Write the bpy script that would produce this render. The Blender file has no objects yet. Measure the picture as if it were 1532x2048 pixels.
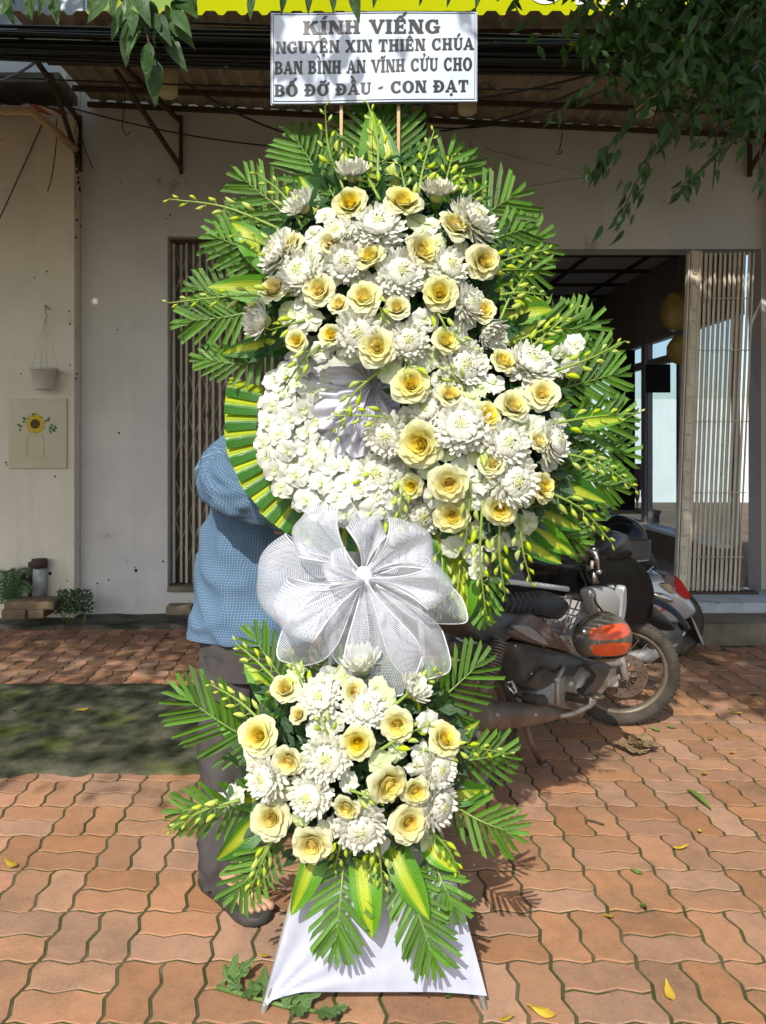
import bpy, bmesh, math, random
from math import sin, cos, pi, radians, sqrt, atan2
from mathutils import Vector, Matrix, Quaternion, noise
V = Vector
random.seed(7)
R = random.random
def U(a, b): return a + (b - a) * R()
sc = bpy.context.scene
C = sc.collection

# ------------------------------------------------------------------ camera
F, CX, CY, H = 1580.0, 680.0, 893.0, 1.355        # focal length and principal point in photo pixels, eye height
cam_d = bpy.data.cameras.new('camera'); cam = bpy.data.objects.new('camera', cam_d); C.objects.link(cam)
cam.location = (0, 0, H); cam.rotation_euler = (pi / 2, 0, 0)
cam_d.sensor_fit = 'VERTICAL'; cam_d.sensor_height = 32.0; cam_d.lens = 32.0 * F / 2048
cam_d.shift_x = (766 - CX) / 2048; cam_d.shift_y = -(1024 - CY) / 2048
cam_d.clip_start = 0.05; cam_d.clip_end = 2000
sc.camera = cam
# ------------------------------------------------------------------ light
SX, SY, SZ = 0.33, 1.08, -1.0                      # direction in which sunlight travels
el = math.atan2(1.0, sqrt(SX * SX + SY * SY)); az = math.atan2(-SX, -SY)
w = bpy.data.worlds.new('World'); sc.world = w; w.use_nodes = True
nt = w.node_tree; bgn = nt.nodes['Background']
sky = nt.nodes.new('ShaderNodeTexSky'); sky.sky_type = 'NISHITA'; sky.sun_disc = False
sky.sun_elevation = el; sky.sun_rotation = az; sky.air_density = 1.0; sky.dust_density = 2.0; sky.ozone_density = 1.0
nt.links.new(sky.outputs[0], bgn.inputs[0]); bgn.inputs[1].default_value = 0.15
sd = bpy.data.lights.new('sun', 'SUN'); sd.energy = 3.6; sd.angle = radians(0.53); sd.color = (1.0, 0.95, 0.86)
sun = bpy.data.objects.new('sun', sd); C.objects.link(sun)
sun.rotation_euler = V((SX, SY, SZ)).to_track_quat('-Z', 'Y').to_euler(); sun.location = (-3, -8, 9)
sc.view_settings.view_transform = 'Standard'; sc.view_settings.look = 'None'
sc.view_settings.exposure = 0.5; sc.view_settings.gamma = 1.0; sc.view_settings.use_curve_mapping = False
sc.render.film_transparent = False
try:
    sc.cycles.max_bounces = 12; sc.cycles.transparent_max_bounces = 24; sc.cycles.diffuse_bounces = 7; sc.cycles.transmission_bounces = 8
    sc.cycles.use_denoising = True
except Exception: pass

# ------------------------------------------------------------------ helpers
def P(px, py, Y): return V(((px - CX) * Y / F, Y, H - (py - CY) * Y / F))
W = {}
def new(name, mesh, parent=None, M=None):
    o = bpy.data.objects.new(name, mesh); C.objects.link(o)
    M = Matrix.Identity(4) if M is None else M
    o.matrix_basis = M; W[o.name] = M
    if parent is not None:
        o.parent = parent; o.matrix_parent_inverse = W[parent.name].inverted()
    return o
def tag(o, label=None, cat=None, group=None, kind=None):
    if label: o['label'] = label
    if cat: o['category'] = cat
    if group: o['group'] = group
    if kind: o['kind'] = kind
    return o
def thing(name, loc, label, cat, group=None):
    o = new(name, None, None, Matrix.Translation(V(loc))); o.empty_display_size = 0.1
    return tag(o, label, cat, group)
class MB:
    def __init__(s): s.v = []; s.f = []; s.uv = []; s.col = []; s.fm = []
    def vert(s, p, uv=(0, 0), col=(1, 1, 1)):
        s.v.append(tuple(p)); s.uv.append(uv); s.col.append(col); return len(s.v) - 1
    def face(s, idx, m=0): s.f.append(tuple(idx)); s.fm.append(m)
    def poly(s, pts, m=0, uvs=None):
        s.face([s.vert(p, uvs[i] if uvs else (0, 0)) for i, p in enumerate(pts)], m); return s
    def grid(s, fn, nu, nv, m=0, closeu=False):
        b = len(s.v)
        for j in range(nv + 1):
            for i in range(nu + (0 if closeu else 1)):
                r = fn(i / nu, j / nv)
                s.vert(r[0], r[1] if len(r) > 1 else (i / nu, j / nv), r[2] if len(r) > 2 else (1, 1, 1))
        n = nu if closeu else nu + 1
        for j in range(nv):
            for i in range(nu):
                a = b + j * n + i; c = b + j * n + (i + 1) % n
                s.face((a, c, c + n, a + n), m)
        return s
    def tube(s, pts, rad, n=6, m=0, cap=True, col=(1, 1, 1)):
        pts = [V(p) for p in pts]
        if not hasattr(rad, '__len__'): rad = [rad] * len(pts)
        b = len(s.v); N = len(pts); up = None; L = 0
        for k in range(N):
            d = (pts[min(k + 1, N - 1)] - pts[max(k - 1, 0)])
            if d.length < 1e-9: d = V((0, 0, 1))
            d.normalize()
            if up is None: up = d.orthogonal().normalized()
            else:
                up = up - d * up.dot(d)
                up = up.normalized() if up.length > 1e-6 else d.orthogonal().normalized()
            sd_ = d.cross(up)
            if k: L += (pts[k] - pts[k - 1]).length
            for i in range(n):
                a = 2 * pi * i / n
                s.vert(pts[k] + (up * cos(a) + sd_ * sin(a)) * rad[k], (i / n, L), col)
        for k in range(N - 1):
            for i in range(n):
                a = b + k * n + i; c = b + k * n + (i + 1) % n
                s.face((a, c, c + n, a + n), m)
        if cap:
            s.face([b + i for i in range(n)][::-1], m); s.face([b + (N - 1) * n + i for i in range(n)], m)
        return s
    def box(s, c, sz, M=None, m=0, bev=0.0):
        c = V(c); hx, hy, hz = [q / 2 for q in sz]
        bm = bmesh.new(); bmesh.ops.create_cube(bm, size=1.0)
        for v in bm.verts: v.co = V((v.co.x * sz[0], v.co.y * sz[1], v.co.z * sz[2]))
        if bev > 0: bmesh.ops.bevel(bm, geom=bm.edges[:], offset=min(bev, min(sz) * 0.45), segments=2, affect='EDGES', profile=0.6)
        b = len(s.v); bm.verts.index_update()
        for v in bm.verts:
            p = V(v.co)
            if M is not None: p = M @ p
            p = p + c
            s.vert(p, (p.x, p.z))
        for f in bm.faces: s.face([b + v.index for v in f.verts], m)
        bm.free(); return s
    def sph(s, c, r, nu=16, nv=10, M=None, m=0, fn=None):
        c = V(c); r = V(r) if hasattr(r, '__len__') else V((r, r, r))
        def g(u, v):
            a = 2 * pi * u; t = pi * v
            p = V((sin(t) * cos(a) * r.x, sin(t) * sin(a) * r.y, cos(t) * r.z))
            if fn: p = fn(p)
            if M is not None: p = M @ p
            return (p + c, (u, v))
        return s.grid(g, nu, nv, m, closeu=True)
    def lathe(s, prof, c, axis=(0, 0, 1), n=20, m=0):
        ax = V(axis).normalized(); e1 = ax.orthogonal().normalized(); e2 = ax.cross(e1); c = V(c)
        def g(u, v):
            k = v * (len(prof) - 1); i = min(int(round(k)), len(prof) - 1); r, h = prof[i]
            a = 2 * pi * u
            return (c + ax * h + (e1 * cos(a) + e2 * sin(a)) * r, (u, h))
        return s.grid(g, n, len(prof) - 1, m, closeu=True)
    def panel(s, out, hw, nrm, m=0, taper=0.9, steps=(-1, -0.9, -0.6, 0, 0.6, 0.9, 1)):
        # outline in 3D, extruded along nrm with rounded shoulders
        out = [V(p) for p in out]; nrm = V(nrm).normalized(); cen = sum(out, V()) / len(out); b = len(s.v); n = len(out)
        for t in steps:
            k = taper if abs(t) > 0.95 else (1 - (1 - taper) * 0.45 if abs(t) > 0.8 else (1 - (1 - taper) * 0.1 if abs(t) > 0.5 else 1.0))
            for p in out: s.vert(cen + (p - cen) * k + nrm * hw * t)
        for j in range(len(steps) - 1):
            for i in range(n):
                a = b + j * n + i; c = b + j * n + (i + 1) % n
                s.face((a, c, c + n, a + n), m)
        s.face([b + i for i in range(n)][::-1], m); s.face([b + (len(steps) - 1) * n + i for i in range(n)], m)
        return s
    def mesh(s, name, mats, smooth=True):
        me = bpy.data.meshes.new(name); me.from_pydata(s.v, [], s.f)
        if not isinstance(mats, (list, tuple)): mats = [mats]
        for q in mats: me.materials.append(q)
        uvl = me.uv_layers.new(name='UVMap'); li = [0] * len(me.loops); me.loops.foreach_get('vertex_index', li)
        flat = []
        for i in li: flat.extend(s.uv[i])
        uvl.data.foreach_set('uv', flat)
        ca = me.color_attributes.new('Col', 'FLOAT_COLOR', 'POINT')
        fl = []
        for c in s.col: fl.extend((c[0], c[1], c[2], 1.0))
        ca.data.foreach_set('color', fl)
        if any(s.fm): me.polygons.foreach_set('material_index', s.fm)
        if smooth: me.polygons.foreach_set('use_smooth', [True] * len(me.polygons))
        me.update(); return me
    def build(s, name, mats, parent=None, M=None, smooth=True):
        return new(name, s.mesh(name, mats, smooth), parent, M)
def sharp(o, ang=35):
    me = o.data if hasattr(o, 'data') else o
    try: me.set_sharp_from_angle(angle=radians(ang))
    except Exception: pass
    return o
def frame(origin, z, up=(0, 0, 1), s=(1, 1, 1), roll=0):
    z = V(z).normalized(); x = V(up).cross(z)
    if x.length < 1e-5: x = V((1, 0, 0)).cross(z)
    x.normalize(); y = z.cross(x)
    M = Matrix((x, y, z)).transposed().to_4x4()
    M = Matrix.Translation(V(origin)) @ M @ Matrix.Rotation(roll, 4, 'Z')
    return M @ Matrix.Diagonal((s[0], s[1], s[2], 1))
def catmull(pts, n):
    pts = [V(p) for p in pts]; q = [pts[0] * 2 - pts[1]] + pts + [pts[-1] * 2 - pts[-2]]; out = []
    for i in range(1, len(q) - 2):
        for k in range(n):
            t = k / n; a, b, c, d = q[i - 1], q[i], q[i + 1], q[i + 2]
            out.append(0.5 * ((2 * b) + (c - a) * t + (2 * a - 5 * b + 4 * c - d) * t * t + (3 * b - a - 3 * c + d) * t ** 3))
    out.append(pts[-1]); return out
def lerp(a, b, t): return a + (b - a) * t

# ------------------------------------------------------------------ materials
def nodes(name):
    m = bpy.data.materials.new(name); m.use_nodes = True
    t = m.node_tree; return m, t, t.nodes['Principled BSDF']
def N(t, kind, **kw):
    n = t.nodes.new(kind)
    for k, v in kw.items():
        if k == 'ins':
            for a, b in v.items(): n.inputs[a].default_value = b
        else: setattr(n, k, v)
    return n
def mixc(t, fac, a, b, mode='MIX'):
    n = N(t, 'ShaderNodeMix', data_type='RGBA', blend_type=mode)
    for sock, val in ((0, fac), (6, a), (7, b)):
        if hasattr(val, 'is_linked') or hasattr(val, 'links'): t.links.new(val, n.inputs[sock])
        else: n.inputs[sock].default_value = val if sock == 0 else (*val[:3], 1)
    return n.outputs[2]
def ramp(t, fac, a, b, c0=(0, 0, 0), c1=(1, 1, 1)):
    n = N(t, 'ShaderNodeMapRange', clamp=True, ins={1: a, 2: b}); t.links.new(fac, n.inputs[0]); return n.outputs[0]
def noisef(t, coord, scale, detail=5, rough=0.6, dist=0.0, stretch=None):
    if stretch:
        mp = N(t, 'ShaderNodeMapping'); mp.inputs['Scale'].default_value = stretch; t.links.new(coord, mp.inputs[0]); coord = mp.outputs[0]
    n = N(t, 'ShaderNodeTexNoise', ins={'Scale': scale, 'Detail': detail, 'Roughness': rough, 'Distortion': dist}); t.links.new(coord, n.inputs['Vector']); return n.outputs[0]
def math_(t, op, a, b=None):
    n = N(t, 'ShaderNodeMath', operation=op)
    for i, val in ((0, a), (1, b)):
        if val is None: continue
        if hasattr(val, 'links'): t.links.new(val, n.inputs[i])
        else: n.inputs[i].default_value = val
    return n.outputs[0]
def bump(t, bs, h, strength, dist=0.01):
    b = N(t, 'ShaderNodeBump', ins={'Strength': strength, 'Distance': dist}); t.links.new(h, b.inputs['Height']); t.links.new(b.outputs[0], bs.inputs['Normal'])
def mat(name, col, rough=0.6, spec=0.4, metal=0.0, c2=None, ns=8.0, amt=(0.4, 0.65), bmp=0.0, bs_=60.0, bd=0.004, rnd=0.0, coat=0.0, stains=None, world=False, trans=0.0, rvar=0.0, streak=None):
    m, t, b = nodes(name)
    if world: co = N(t, 'ShaderNodeNewGeometry').outputs['Position']
    else: co = N(t, 'ShaderNodeTexCoord').outputs['Object']
    b.inputs['Roughness'].default_value = rough; b.inputs['Specular IOR Level'].default_value = spec; b.inputs['Metallic'].default_value = metal
    b.inputs['Coat Weight'].default_value = coat
    out = None
    if c2 is not None:
        out = mixc(t, ramp(t, noisef(t, co, ns, 8, .66), amt[0], amt[1]), col, c2)
    if stains is not None:                                   # (colour, scale, lo, hi)
        out = mixc(t, ramp(t, noisef(t, co, stains[1], 6, 0.65), stains[2], stains[3]), out if out is not None else col, stains[0])
    if streak is not None:                                   # (colour, amount) vertical water marks
        out = mixc(t, math_(t, 'MULTIPLY', ramp(t, noisef(t, co, 1.0, 7, 0.65, 0.3, (7, 7, 0.45)), 0.50, 0.72), streak[1]), out if out is not None else col, streak[0])
        out = mixc(t, math_(t, 'MULTIPLY', ramp(t, noisef(t, co, 23, 5, 0.7), 0.60, 0.72), streak[1] * .8), out, streak[0])
    if rnd > 0:
        oi = N(t, 'ShaderNodeObjectInfo'); hs = N(t, 'ShaderNodeHueSaturation')
        v = N(t, 'ShaderNodeMapRange', ins={1: 0, 2: 1, 3: 1 - rnd, 4: 1 + rnd}); t.links.new(oi.outputs['Random'], v.inputs[0]); t.links.new(v.outputs[0], hs.inputs['Value'])
        if out is not None: t.links.new(out, hs.inputs['Color'])
        else: hs.inputs['Color'].default_value = (*col, 1)
        out = hs.outputs[0]
    if out is not None: t.links.new(out, b.inputs['Base Color'])
    else: b.inputs['Base Color'].default_value = (*col, 1)
    if rvar > 0:
        r = N(t, 'ShaderNodeMapRange', ins={1: 0.3, 2: 0.7, 3: max(0.02, rough - rvar), 4: min(1, rough + rvar)}); t.links.new(noisef(t, co, ns * 2), r.inputs[0]); t.links.new(r.outputs[0], b.inputs['Roughness'])
    if bmp > 0: bump(t, b, noisef(t, co, bs_, 6, 0.65), bmp, bd)
    if trans > 0:
        tr = N(t, 'ShaderNodeBsdfTranslucent'); mx = N(t, 'ShaderNodeMixShader'); mx.inputs[0].default_value = trans
        if out is not None: t.links.new(out, tr.inputs[0])
        else: tr.inputs[0].default_value = (*col, 1)
        o = t.nodes['Material Output']; t.links.new(b.outputs[0], mx.inputs[1]); t.links.new(tr.outputs[0], mx.inputs[2]); t.links.new(mx.outputs[0], o.inputs[0])
    return m
def petal_mat(name, rough=0.55, trans=0.3, rnd=0.06, sheen=0.0):
    m, t, b = nodes(name)
    a = N(t, 'ShaderNodeVertexColor', layer_name='Col'); oi = N(t, 'ShaderNodeObjectInfo'); hs = N(t, 'ShaderNodeHueSaturation')
    v = N(t, 'ShaderNodeMapRange', ins={1: 0, 2: 1, 3: 1 - rnd, 4: 1 + rnd * 0.4}); t.links.new(oi.outputs['Random'], v.inputs[0]); t.links.new(v.outputs[0], hs.inputs['Value']); t.links.new(a.outputs[0], hs.inputs['Color'])
    v2 = N(t, 'ShaderNodeMapRange', ins={1: 0, 2: 1, 3: 0.8, 4: 1.15}); oi2 = math_(t, 'FRACT', math_(t, 'MULTIPLY', oi.outputs['Random'], 7.31)); t.links.new(oi2, v2.inputs[0]); t.links.new(v2.outputs[0], hs.inputs['Saturation'])
    t.links.new(hs.outputs[0], b.inputs['Base Color']); b.inputs['Roughness'].default_value = rough; b.inputs['Specular IOR Level'].default_value = 0.3
    co = N(t, 'ShaderNodeTexCoord').outputs['UV']; bump(t, b, noisef(t, co, 6, 4, 0.6, 0, (14, 1.5, 1)), 0.25, 0.01)
    tr = N(t, 'ShaderNodeBsdfTranslucent'); mx = N(t, 'ShaderNodeMixShader'); mx.inputs[0].default_value = trans
    t.links.new(hs.outputs[0], tr.inputs[0]); o = t.nodes['Material Output']; t.links.new(b.outputs[0], mx.inputs[1]); t.links.new(tr.outputs[0], mx.inputs[2]); t.links.new(mx.outputs[0], o.inputs[0])
    return m
def leaf_mat(name, dark, light, stripe=None, rough=0.32, trans=0.22, rnd=0.2, lo=0.5, hi=0.62, wet=True):
    m, t, b = nodes(name)
    co = N(t, 'ShaderNodeTexCoord').outputs['UV']
    col = mixc(t, ramp(t, noisef(t, co, 3, 4, 0.5, 0, (16, 0.6, 1)), 0.35, 0.7), dark, light)
    if stripe is not None:
        sx = N(t, 'ShaderNodeSeparateXYZ'); t.links.new(co, sx.inputs[0])
        d = math_(t, 'ABSOLUTE', math_(t, 'SUBTRACT', sx.outputs[0], 0.42))
        d = math_(t, 'ADD', d, math_(t, 'MULTIPLY', math_(t, 'SUBTRACT', noisef(t, co, 2.2, 3, 0.5, 0, (22, 0.25, 1)), 0.5), 0.75))
        col = mixc(t, ramp(t, d, 0.22, 0.12), col, stripe)
    oi = N(t, 'ShaderNodeObjectInfo'); hs = N(t, 'ShaderNodeHueSaturation'); v = N(t, 'ShaderNodeMapRange', ins={1: 0, 2: 1, 3: 1 - rnd, 4: 1 + rnd}); t.links.new(oi.outputs['Random'], v.inputs[0]); t.links.new(v.outputs[0], hs.inputs['Value']); t.links.new(col, hs.inputs['Color'])
    t.links.new(hs.outputs[0], b.inputs['Base Color']); b.inputs['Specular IOR Level'].default_value = 0.5
    ob = N(t, 'ShaderNodeTexCoord').outputs['Object']
    rr = N(t, 'ShaderNodeMapRange', ins={1: 0.35, 2: 0.65, 3: rough - 0.12, 4: rough + 0.2}); g = N(t, 'ShaderNodeNewGeometry').outputs['Position']; t.links.new(noisef(t, g, 30, 3), rr.inputs[0]); t.links.new(rr.outputs[0], b.inputs['Roughness'])
    h = noisef(t, co, 4, 3, 0.5, 0, (26, 0.4, 1))
    if wet:                                                   # water droplets sprayed on the leaves
        vo = N(t, 'ShaderNodeTexVoronoi', ins={'Scale': 150.0}); t.links.new(g, vo.inputs['Vector'])
        dr = ramp(t, vo.outputs['Distance'], 0.32, 0.12); dr = math_(t, 'MULTIPLY', dr, ramp(t, noisef(t, g, 14, 2), 0.5, 0.6)); h = math_(t, 'ADD', math_(t, 'MULTIPLY', h, 0.6), math_(t, 'MULTIPLY', dr, 0.9))
    bump(t, b, h, 0.45, 0.003)
    tr = N(t, 'ShaderNodeBsdfTranslucent'); mx = N(t, 'ShaderNodeMixShader'); mx.inputs[0].default_value = trans
    t.links.new(hs.outputs[0], tr.inputs[0]); o = t.nodes['Material Output']; t.links.new(b.outputs[0], mx.inputs[1]); t.links.new(tr.outputs[0], mx.inputs[2]); t.links.new(mx.outputs[0], o.inputs[0])
    return m
M = {}
# paving: terracotta with weathering that runs across several pavers
def paver_mat(name, base, light, dark):
    m, t, b = nodes(name); g = N(t, 'ShaderNodeNewGeometry').outputs['Position']
    c = mixc(t, ramp(t, noisef(t, g, 26, 6, 0.7), 0.3, 0.75), base, light)
    c = mixc(t, math_(t, 'MULTIPLY', ramp(t, noisef(t, g, 3.1, 8, 0.68), 0.47, 0.70), 0.85), c, dark)
    c = mixc(t, math_(t, 'MULTIPLY', ramp(t, noisef(t, g, 95, 5, 0.7), 0.45, 0.75), 0.5), c, (0.46, 0.27, 0.17))
    c = mixc(t, math_(t, 'MULTIPLY', ramp(t, noisef(t, g, 9, 6, 0.7), 0.56, 0.74), 0.6), c, (0.24, 0.175, 0.115))
    c = mixc(t, math_(t, 'MULTIPLY', ramp(t, noisef(t, g, 420, 2, 0.5), 0.62, 0.75), 0.55), c, (0.62, 0.42, 0.28))
    c = mixc(t, math_(t, 'MULTIPLY', ramp(t, noisef(t, g, 300, 2, 0.5), 0.62, 0.78), 0.45), c, (0.14, 0.065, 0.04))
    c = mixc(t, 1.0, c, N(t, 'ShaderNodeVertexColor', layer_name='Col').outputs[0], 'MULTIPLY')
    oi = N(t, 'ShaderNodeObjectInfo'); hs = N(t, 'ShaderNodeHueSaturation')
    v = N(t, 'ShaderNodeMapRange', ins={1: 0, 2: 1, 3: 0.76, 4: 1.08}); t.links.new(oi.outputs['Random'], v.inputs[0]); t.links.new(v.outputs[0], hs.inputs['Value'])
    v2 = N(t, 'ShaderNodeMapRange', ins={1: 0, 2: 1, 3: 0.84, 4: 1.04}); t.links.new(math_(t, 'FRACT', math_(t, 'MULTIPLY', oi.outputs['Random'], 9.7)), v2.inputs[0]); t.links.new(v2.outputs[0], hs.inputs['Saturation'])
    t.links.new(c, hs.inputs['Color']); t.links.new(hs.outputs[0], b.inputs['Base Color']); b.inputs['Roughness'].default_value = 0.85; b.inputs['Specular IOR Level'].default_value = 0.25
    bump(t, b, math_(t, 'ADD', noisef(t, g, 330, 4, 0.7), math_(t, 'MULTIPLY', noisef(t, g, 25, 4, 0.6), 1.4)), 0.35, 0.003); return m
M['paver'] = paver_mat('terracotta paver', (0.365, 0.174, 0.085), (0.45, 0.238, 0.125), (0.19, 0.118, 0.066))
M['paver_y'] = paver_mat('ochre paver', (0.45, 0.27, 0.05), (0.50, 0.32, 0.07), (0.25, 0.16, 0.06))
M['joint'] = mat('joint moss and sand', (0.095, 0.085, 0.045), 0.95, 0.1, c2=(0.19, 0.155, 0.095), ns=14, amt=(0.4, 0.7), bmp=0.8, bs_=260, world=True, stains=((0.055, 0.07, 0.024), 4, 0.40, 0.62))
M['concrete'] = mat('mossy concrete', (0.145, 0.138, 0.10), 0.92, 0.15, c2=(0.038, 0.045, 0.023), ns=5.0, amt=(0.30, 0.58), bmp=0.9, bs_=130, world=True, stains=((0.14, 0.165, 0.026), 1.7, 0.54, 0.72))
M['ground'] = mat('packed ground', (0.16, 0.12, 0.085), 0.95, 0.1, c2=(0.10, 0.08, 0.06), ns=1.5, bmp=0.4, bs_=30, world=True)
M['dirtstrip'] = mat('dirty concrete strip', (0.13, 0.12, 0.10), 0.95, 0.1, c2=(0.05, 0.045, 0.035), ns=4, bmp=0.6, bs_=70, world=True, stains=((0.04, 0.045, 0.025), 2.3, 0.5, 0.62))
M['plaster'] = mat('grey plaster', (0.60, 0.585, 0.56), 0.85, 0.2, streak=((0.40, 0.38, 0.34), .25), c2=(0.52, 0.51, 0.50), ns=1.7, bmp=0.25, bs_=120, bd=0.002, world=True, stains=((0.20, 0.19, 0.16), 3.4, 0.64, 0.76))
M['plaster_w'] = mat('cream plaster', (0.70, 0.645, 0.53), 0.85, 0.2, streak=((0.46, 0.40, 0.31), .25), c2=(0.62, 0.575, 0.48), ns=1.3, bmp=0.25, bs_=120, bd=0.002, world=True, stains=((0.30, 0.26, 0.20), 3.1, 0.63, 0.78))
M['bluepaint'] = mat('pale blue painted sill', (0.42, 0.47, 0.50), 0.8, 0.2, c2=(0.34, 0.37, 0.38), ns=5, world=True, stains=((0.16, 0.15, 0.12), 6, 0.6, 0.72))
M['dark'] = mat('dark crack', (0.03, 0.026, 0.022), 0.95, 0.05)
M['stepstone'] = mat('worn step', (0.20, 0.175, 0.13), 0.9, 0.15, c2=(0.12, 0.10, 0.07), ns=4, bmp=0.5, bs_=80, world=True)
M['gate'] = mat('cream gate paint', (0.46, 0.42, 0.34), 0.55, 0.4, c2=(0.38, 0.34, 0.27), ns=7, rnd=0.10, world=True, stains=((0.10, 0.07, 0.045), 9, 0.62, 0.70))
M['gate_r'] = mat('white gate paint', (0.62, 0.555, 0.44), 0.6, 0.3, c2=(0.52, 0.455, 0.35), ns=7, rnd=0.10, world=True, stains=((0.14, 0.085, 0.05), 9, 0.64, 0.72))
M['rust'] = mat('rusty steel', (0.055, 0.043, 0.034), 0.8, 0.3, c2=(0.085, 0.048, 0.030), ns=18, bmp=0.4, bs_=120)
M['awn'] = mat('weathered corrugated sheet', (0.36, 0.31, 0.23), 0.7, 0.3, c2=(0.24, 0.20, 0.14), ns=2.5, world=True, stains=((0.10, 0.075, 0.05), 6, 0.55, 0.72))
M['cable'] = mat('black cable', (0.014, 0.014, 0.015), 0.42, 0.5)
M['lampshade'] = mat('yellowed lamp shade', (0.60, 0.55, 0.34), 0.45, 0.4, c2=(0.5, 0.45, 0.27), ns=12)
M['interior'] = mat('shop wall brown', (0.24, 0.19, 0.155), 0.85, 0.2, c2=(0.20, 0.16, 0.135), ns=2, world=True)
M['ceil'] = mat('ceiling tile', (0.45, 0.42, 0.37), 0.9, 0.1)
M['alu'] = mat('grey aluminium frame', (0.30, 0.30, 0.31), 0.45, 0.5, metal=0.3)
M['tile'] = mat('pale floor tile', (0.42, 0.45, 0.46), 0.3, 0.5)
M['black'] = mat('black cloth panel', (0.010, 0.010, 0.011), 0.8, 0.2)
M['white'] = mat('white paint', (0.74, 0.74, 0.72), 0.5, 0.4)
M['farwall'] = mat('far white wall', (0.70, 0.74, 0.74), 0.8, 0.2, c2=(0.6, 0.66, 0.66), ns=1.0)
def glassmat():
    m, t, b = nodes('window glass'); o = t.nodes['Material Output']
    tr = N(t, 'ShaderNodeBsdfTransparent'); gl = N(t, 'ShaderNodeBsdfGlossy', ins={'Roughness': 0.03}); mx = N(t, 'ShaderNodeMixShader'); lw = N(t, 'ShaderNodeLayerWeight'); fr = N(t, 'ShaderNodeMath', operation='MULTIPLY'); fr.inputs[1].default_value = .25; t.links.new(lw.outputs['Facing'], fr.inputs[0])
    tr.inputs[0].default_value = (0.86, 0.93, 0.95, 1); t.links.new(fr.outputs[0], mx.inputs[0]); t.links.new(tr.outputs[0], mx.inputs[1]); t.links.new(gl.outputs[0], mx.inputs[2]); t.links.new(mx.outputs[0], o.inputs[0]); return m
M['glass'] = glassmat()
M['rose'] = petal_mat('rose petals', 0.55, 0.42, 0.06)
M['mum'] = petal_mat('chrysanthemum petals', 0.6, 0.25, 0.04)
M['orchid'] = petal_mat('orchid petals', 0.5, 0.25, 0.05)
M['bud'] = petal_mat('orchid buds', 0.4, 0.25, 0.12)
M['palm'] = leaf_mat('palm leaflet', (0.062, 0.175, 0.015), (0.125, 0.275, 0.022), None, 0.27, 0.34, 0.34)
M['rachis'] = mat('palm rachis', (0.16, 0.26, 0.05), 0.4, 0.4)
M['varieg'] = leaf_mat('variegated leaf', (0.026, 0.125, 0.014), (0.06, 0.235, 0.018), (0.42, 0.50, 0.028), 0.26, 0.25, 0.12)
M['varieg2'] = leaf_mat('lime variegated leaf', (0.065, 0.25, 0.012), (0.16, 0.38, 0.018), (0.46, 0.56, 0.03), 0.30, 0.28, 0.12)
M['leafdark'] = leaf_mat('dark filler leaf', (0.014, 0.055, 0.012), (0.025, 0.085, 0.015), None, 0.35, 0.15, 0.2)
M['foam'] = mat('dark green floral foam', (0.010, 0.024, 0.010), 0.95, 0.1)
M['stem'] = mat('green stem', (0.20, 0.30, 0.05), 0.45, 0.4)
M['stemd'] = mat('dark green stem', (0.10, 0.17, 0.04), 0.5, 0.4)
M['ficus'] = leaf_mat('fig leaf', (0.025, 0.072, 0.013), (0.050, 0.125, 0.020), None, 0.30, 0.30, 0.3, wet=False)
M['bark'] = mat('tree bark', (0.10, 0.075, 0.05), 0.9, 0.2, c2=(0.05, 0.04, 0.03), ns=14, bmp=0.7, bs_=40)
M['yleaf'] = leaf_mat('fallen yellow leaf', (0.55, 0.36, 0.03), (0.62, 0.45, 0.05), None, 0.5, 0.2, 0.25, wet=False)
M['gleaf'] = leaf_mat('fallen green leaf', (0.10, 0.22, 0.03), (0.2, 0.3, 0.04), None, 0.5, 0.2, 0.25, wet=False)
M['cloth'] = mat('white nonwoven cloth', (0.50, 0.535, 0.66), 0.75, 0.25, c2=(0.45, 0.48, 0.60), ns=20, bmp=0.35, bs_=140, bd=0.002, trans=0.15)
M['tulle'] = mat('white organza', (0.74, 0.74, 0.82), 0.6, 0.3, c2=(0.68, 0.68, 0.77), ns=12, bmp=0.2, bs_=300, bd=0.001, trans=0.35)
M['wood'] = mat('pale wood stick', (0.58, 0.40, 0.22), 0.7, 0.3, c2=(0.50, 0.33, 0.17), ns=20)
M['legmetal'] = mat('grey painted steel', (0.45, 0.47, 0.46), 0.45, 0.5, metal=0.2)
M['paper'] = mat('glossy printed paper', (0.50, 0.57, 0.70), 0.32, 0.4, bmp=0.15, bs_=9, bd=0.004)
M['ink'] = mat('black ink', (0.022, 0.023, 0.025), 0.35, 0.4)
M['hem'] = mat('bow hem wire', (0.70, 0.70, 0.73), 0.5, 0.3)
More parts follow.
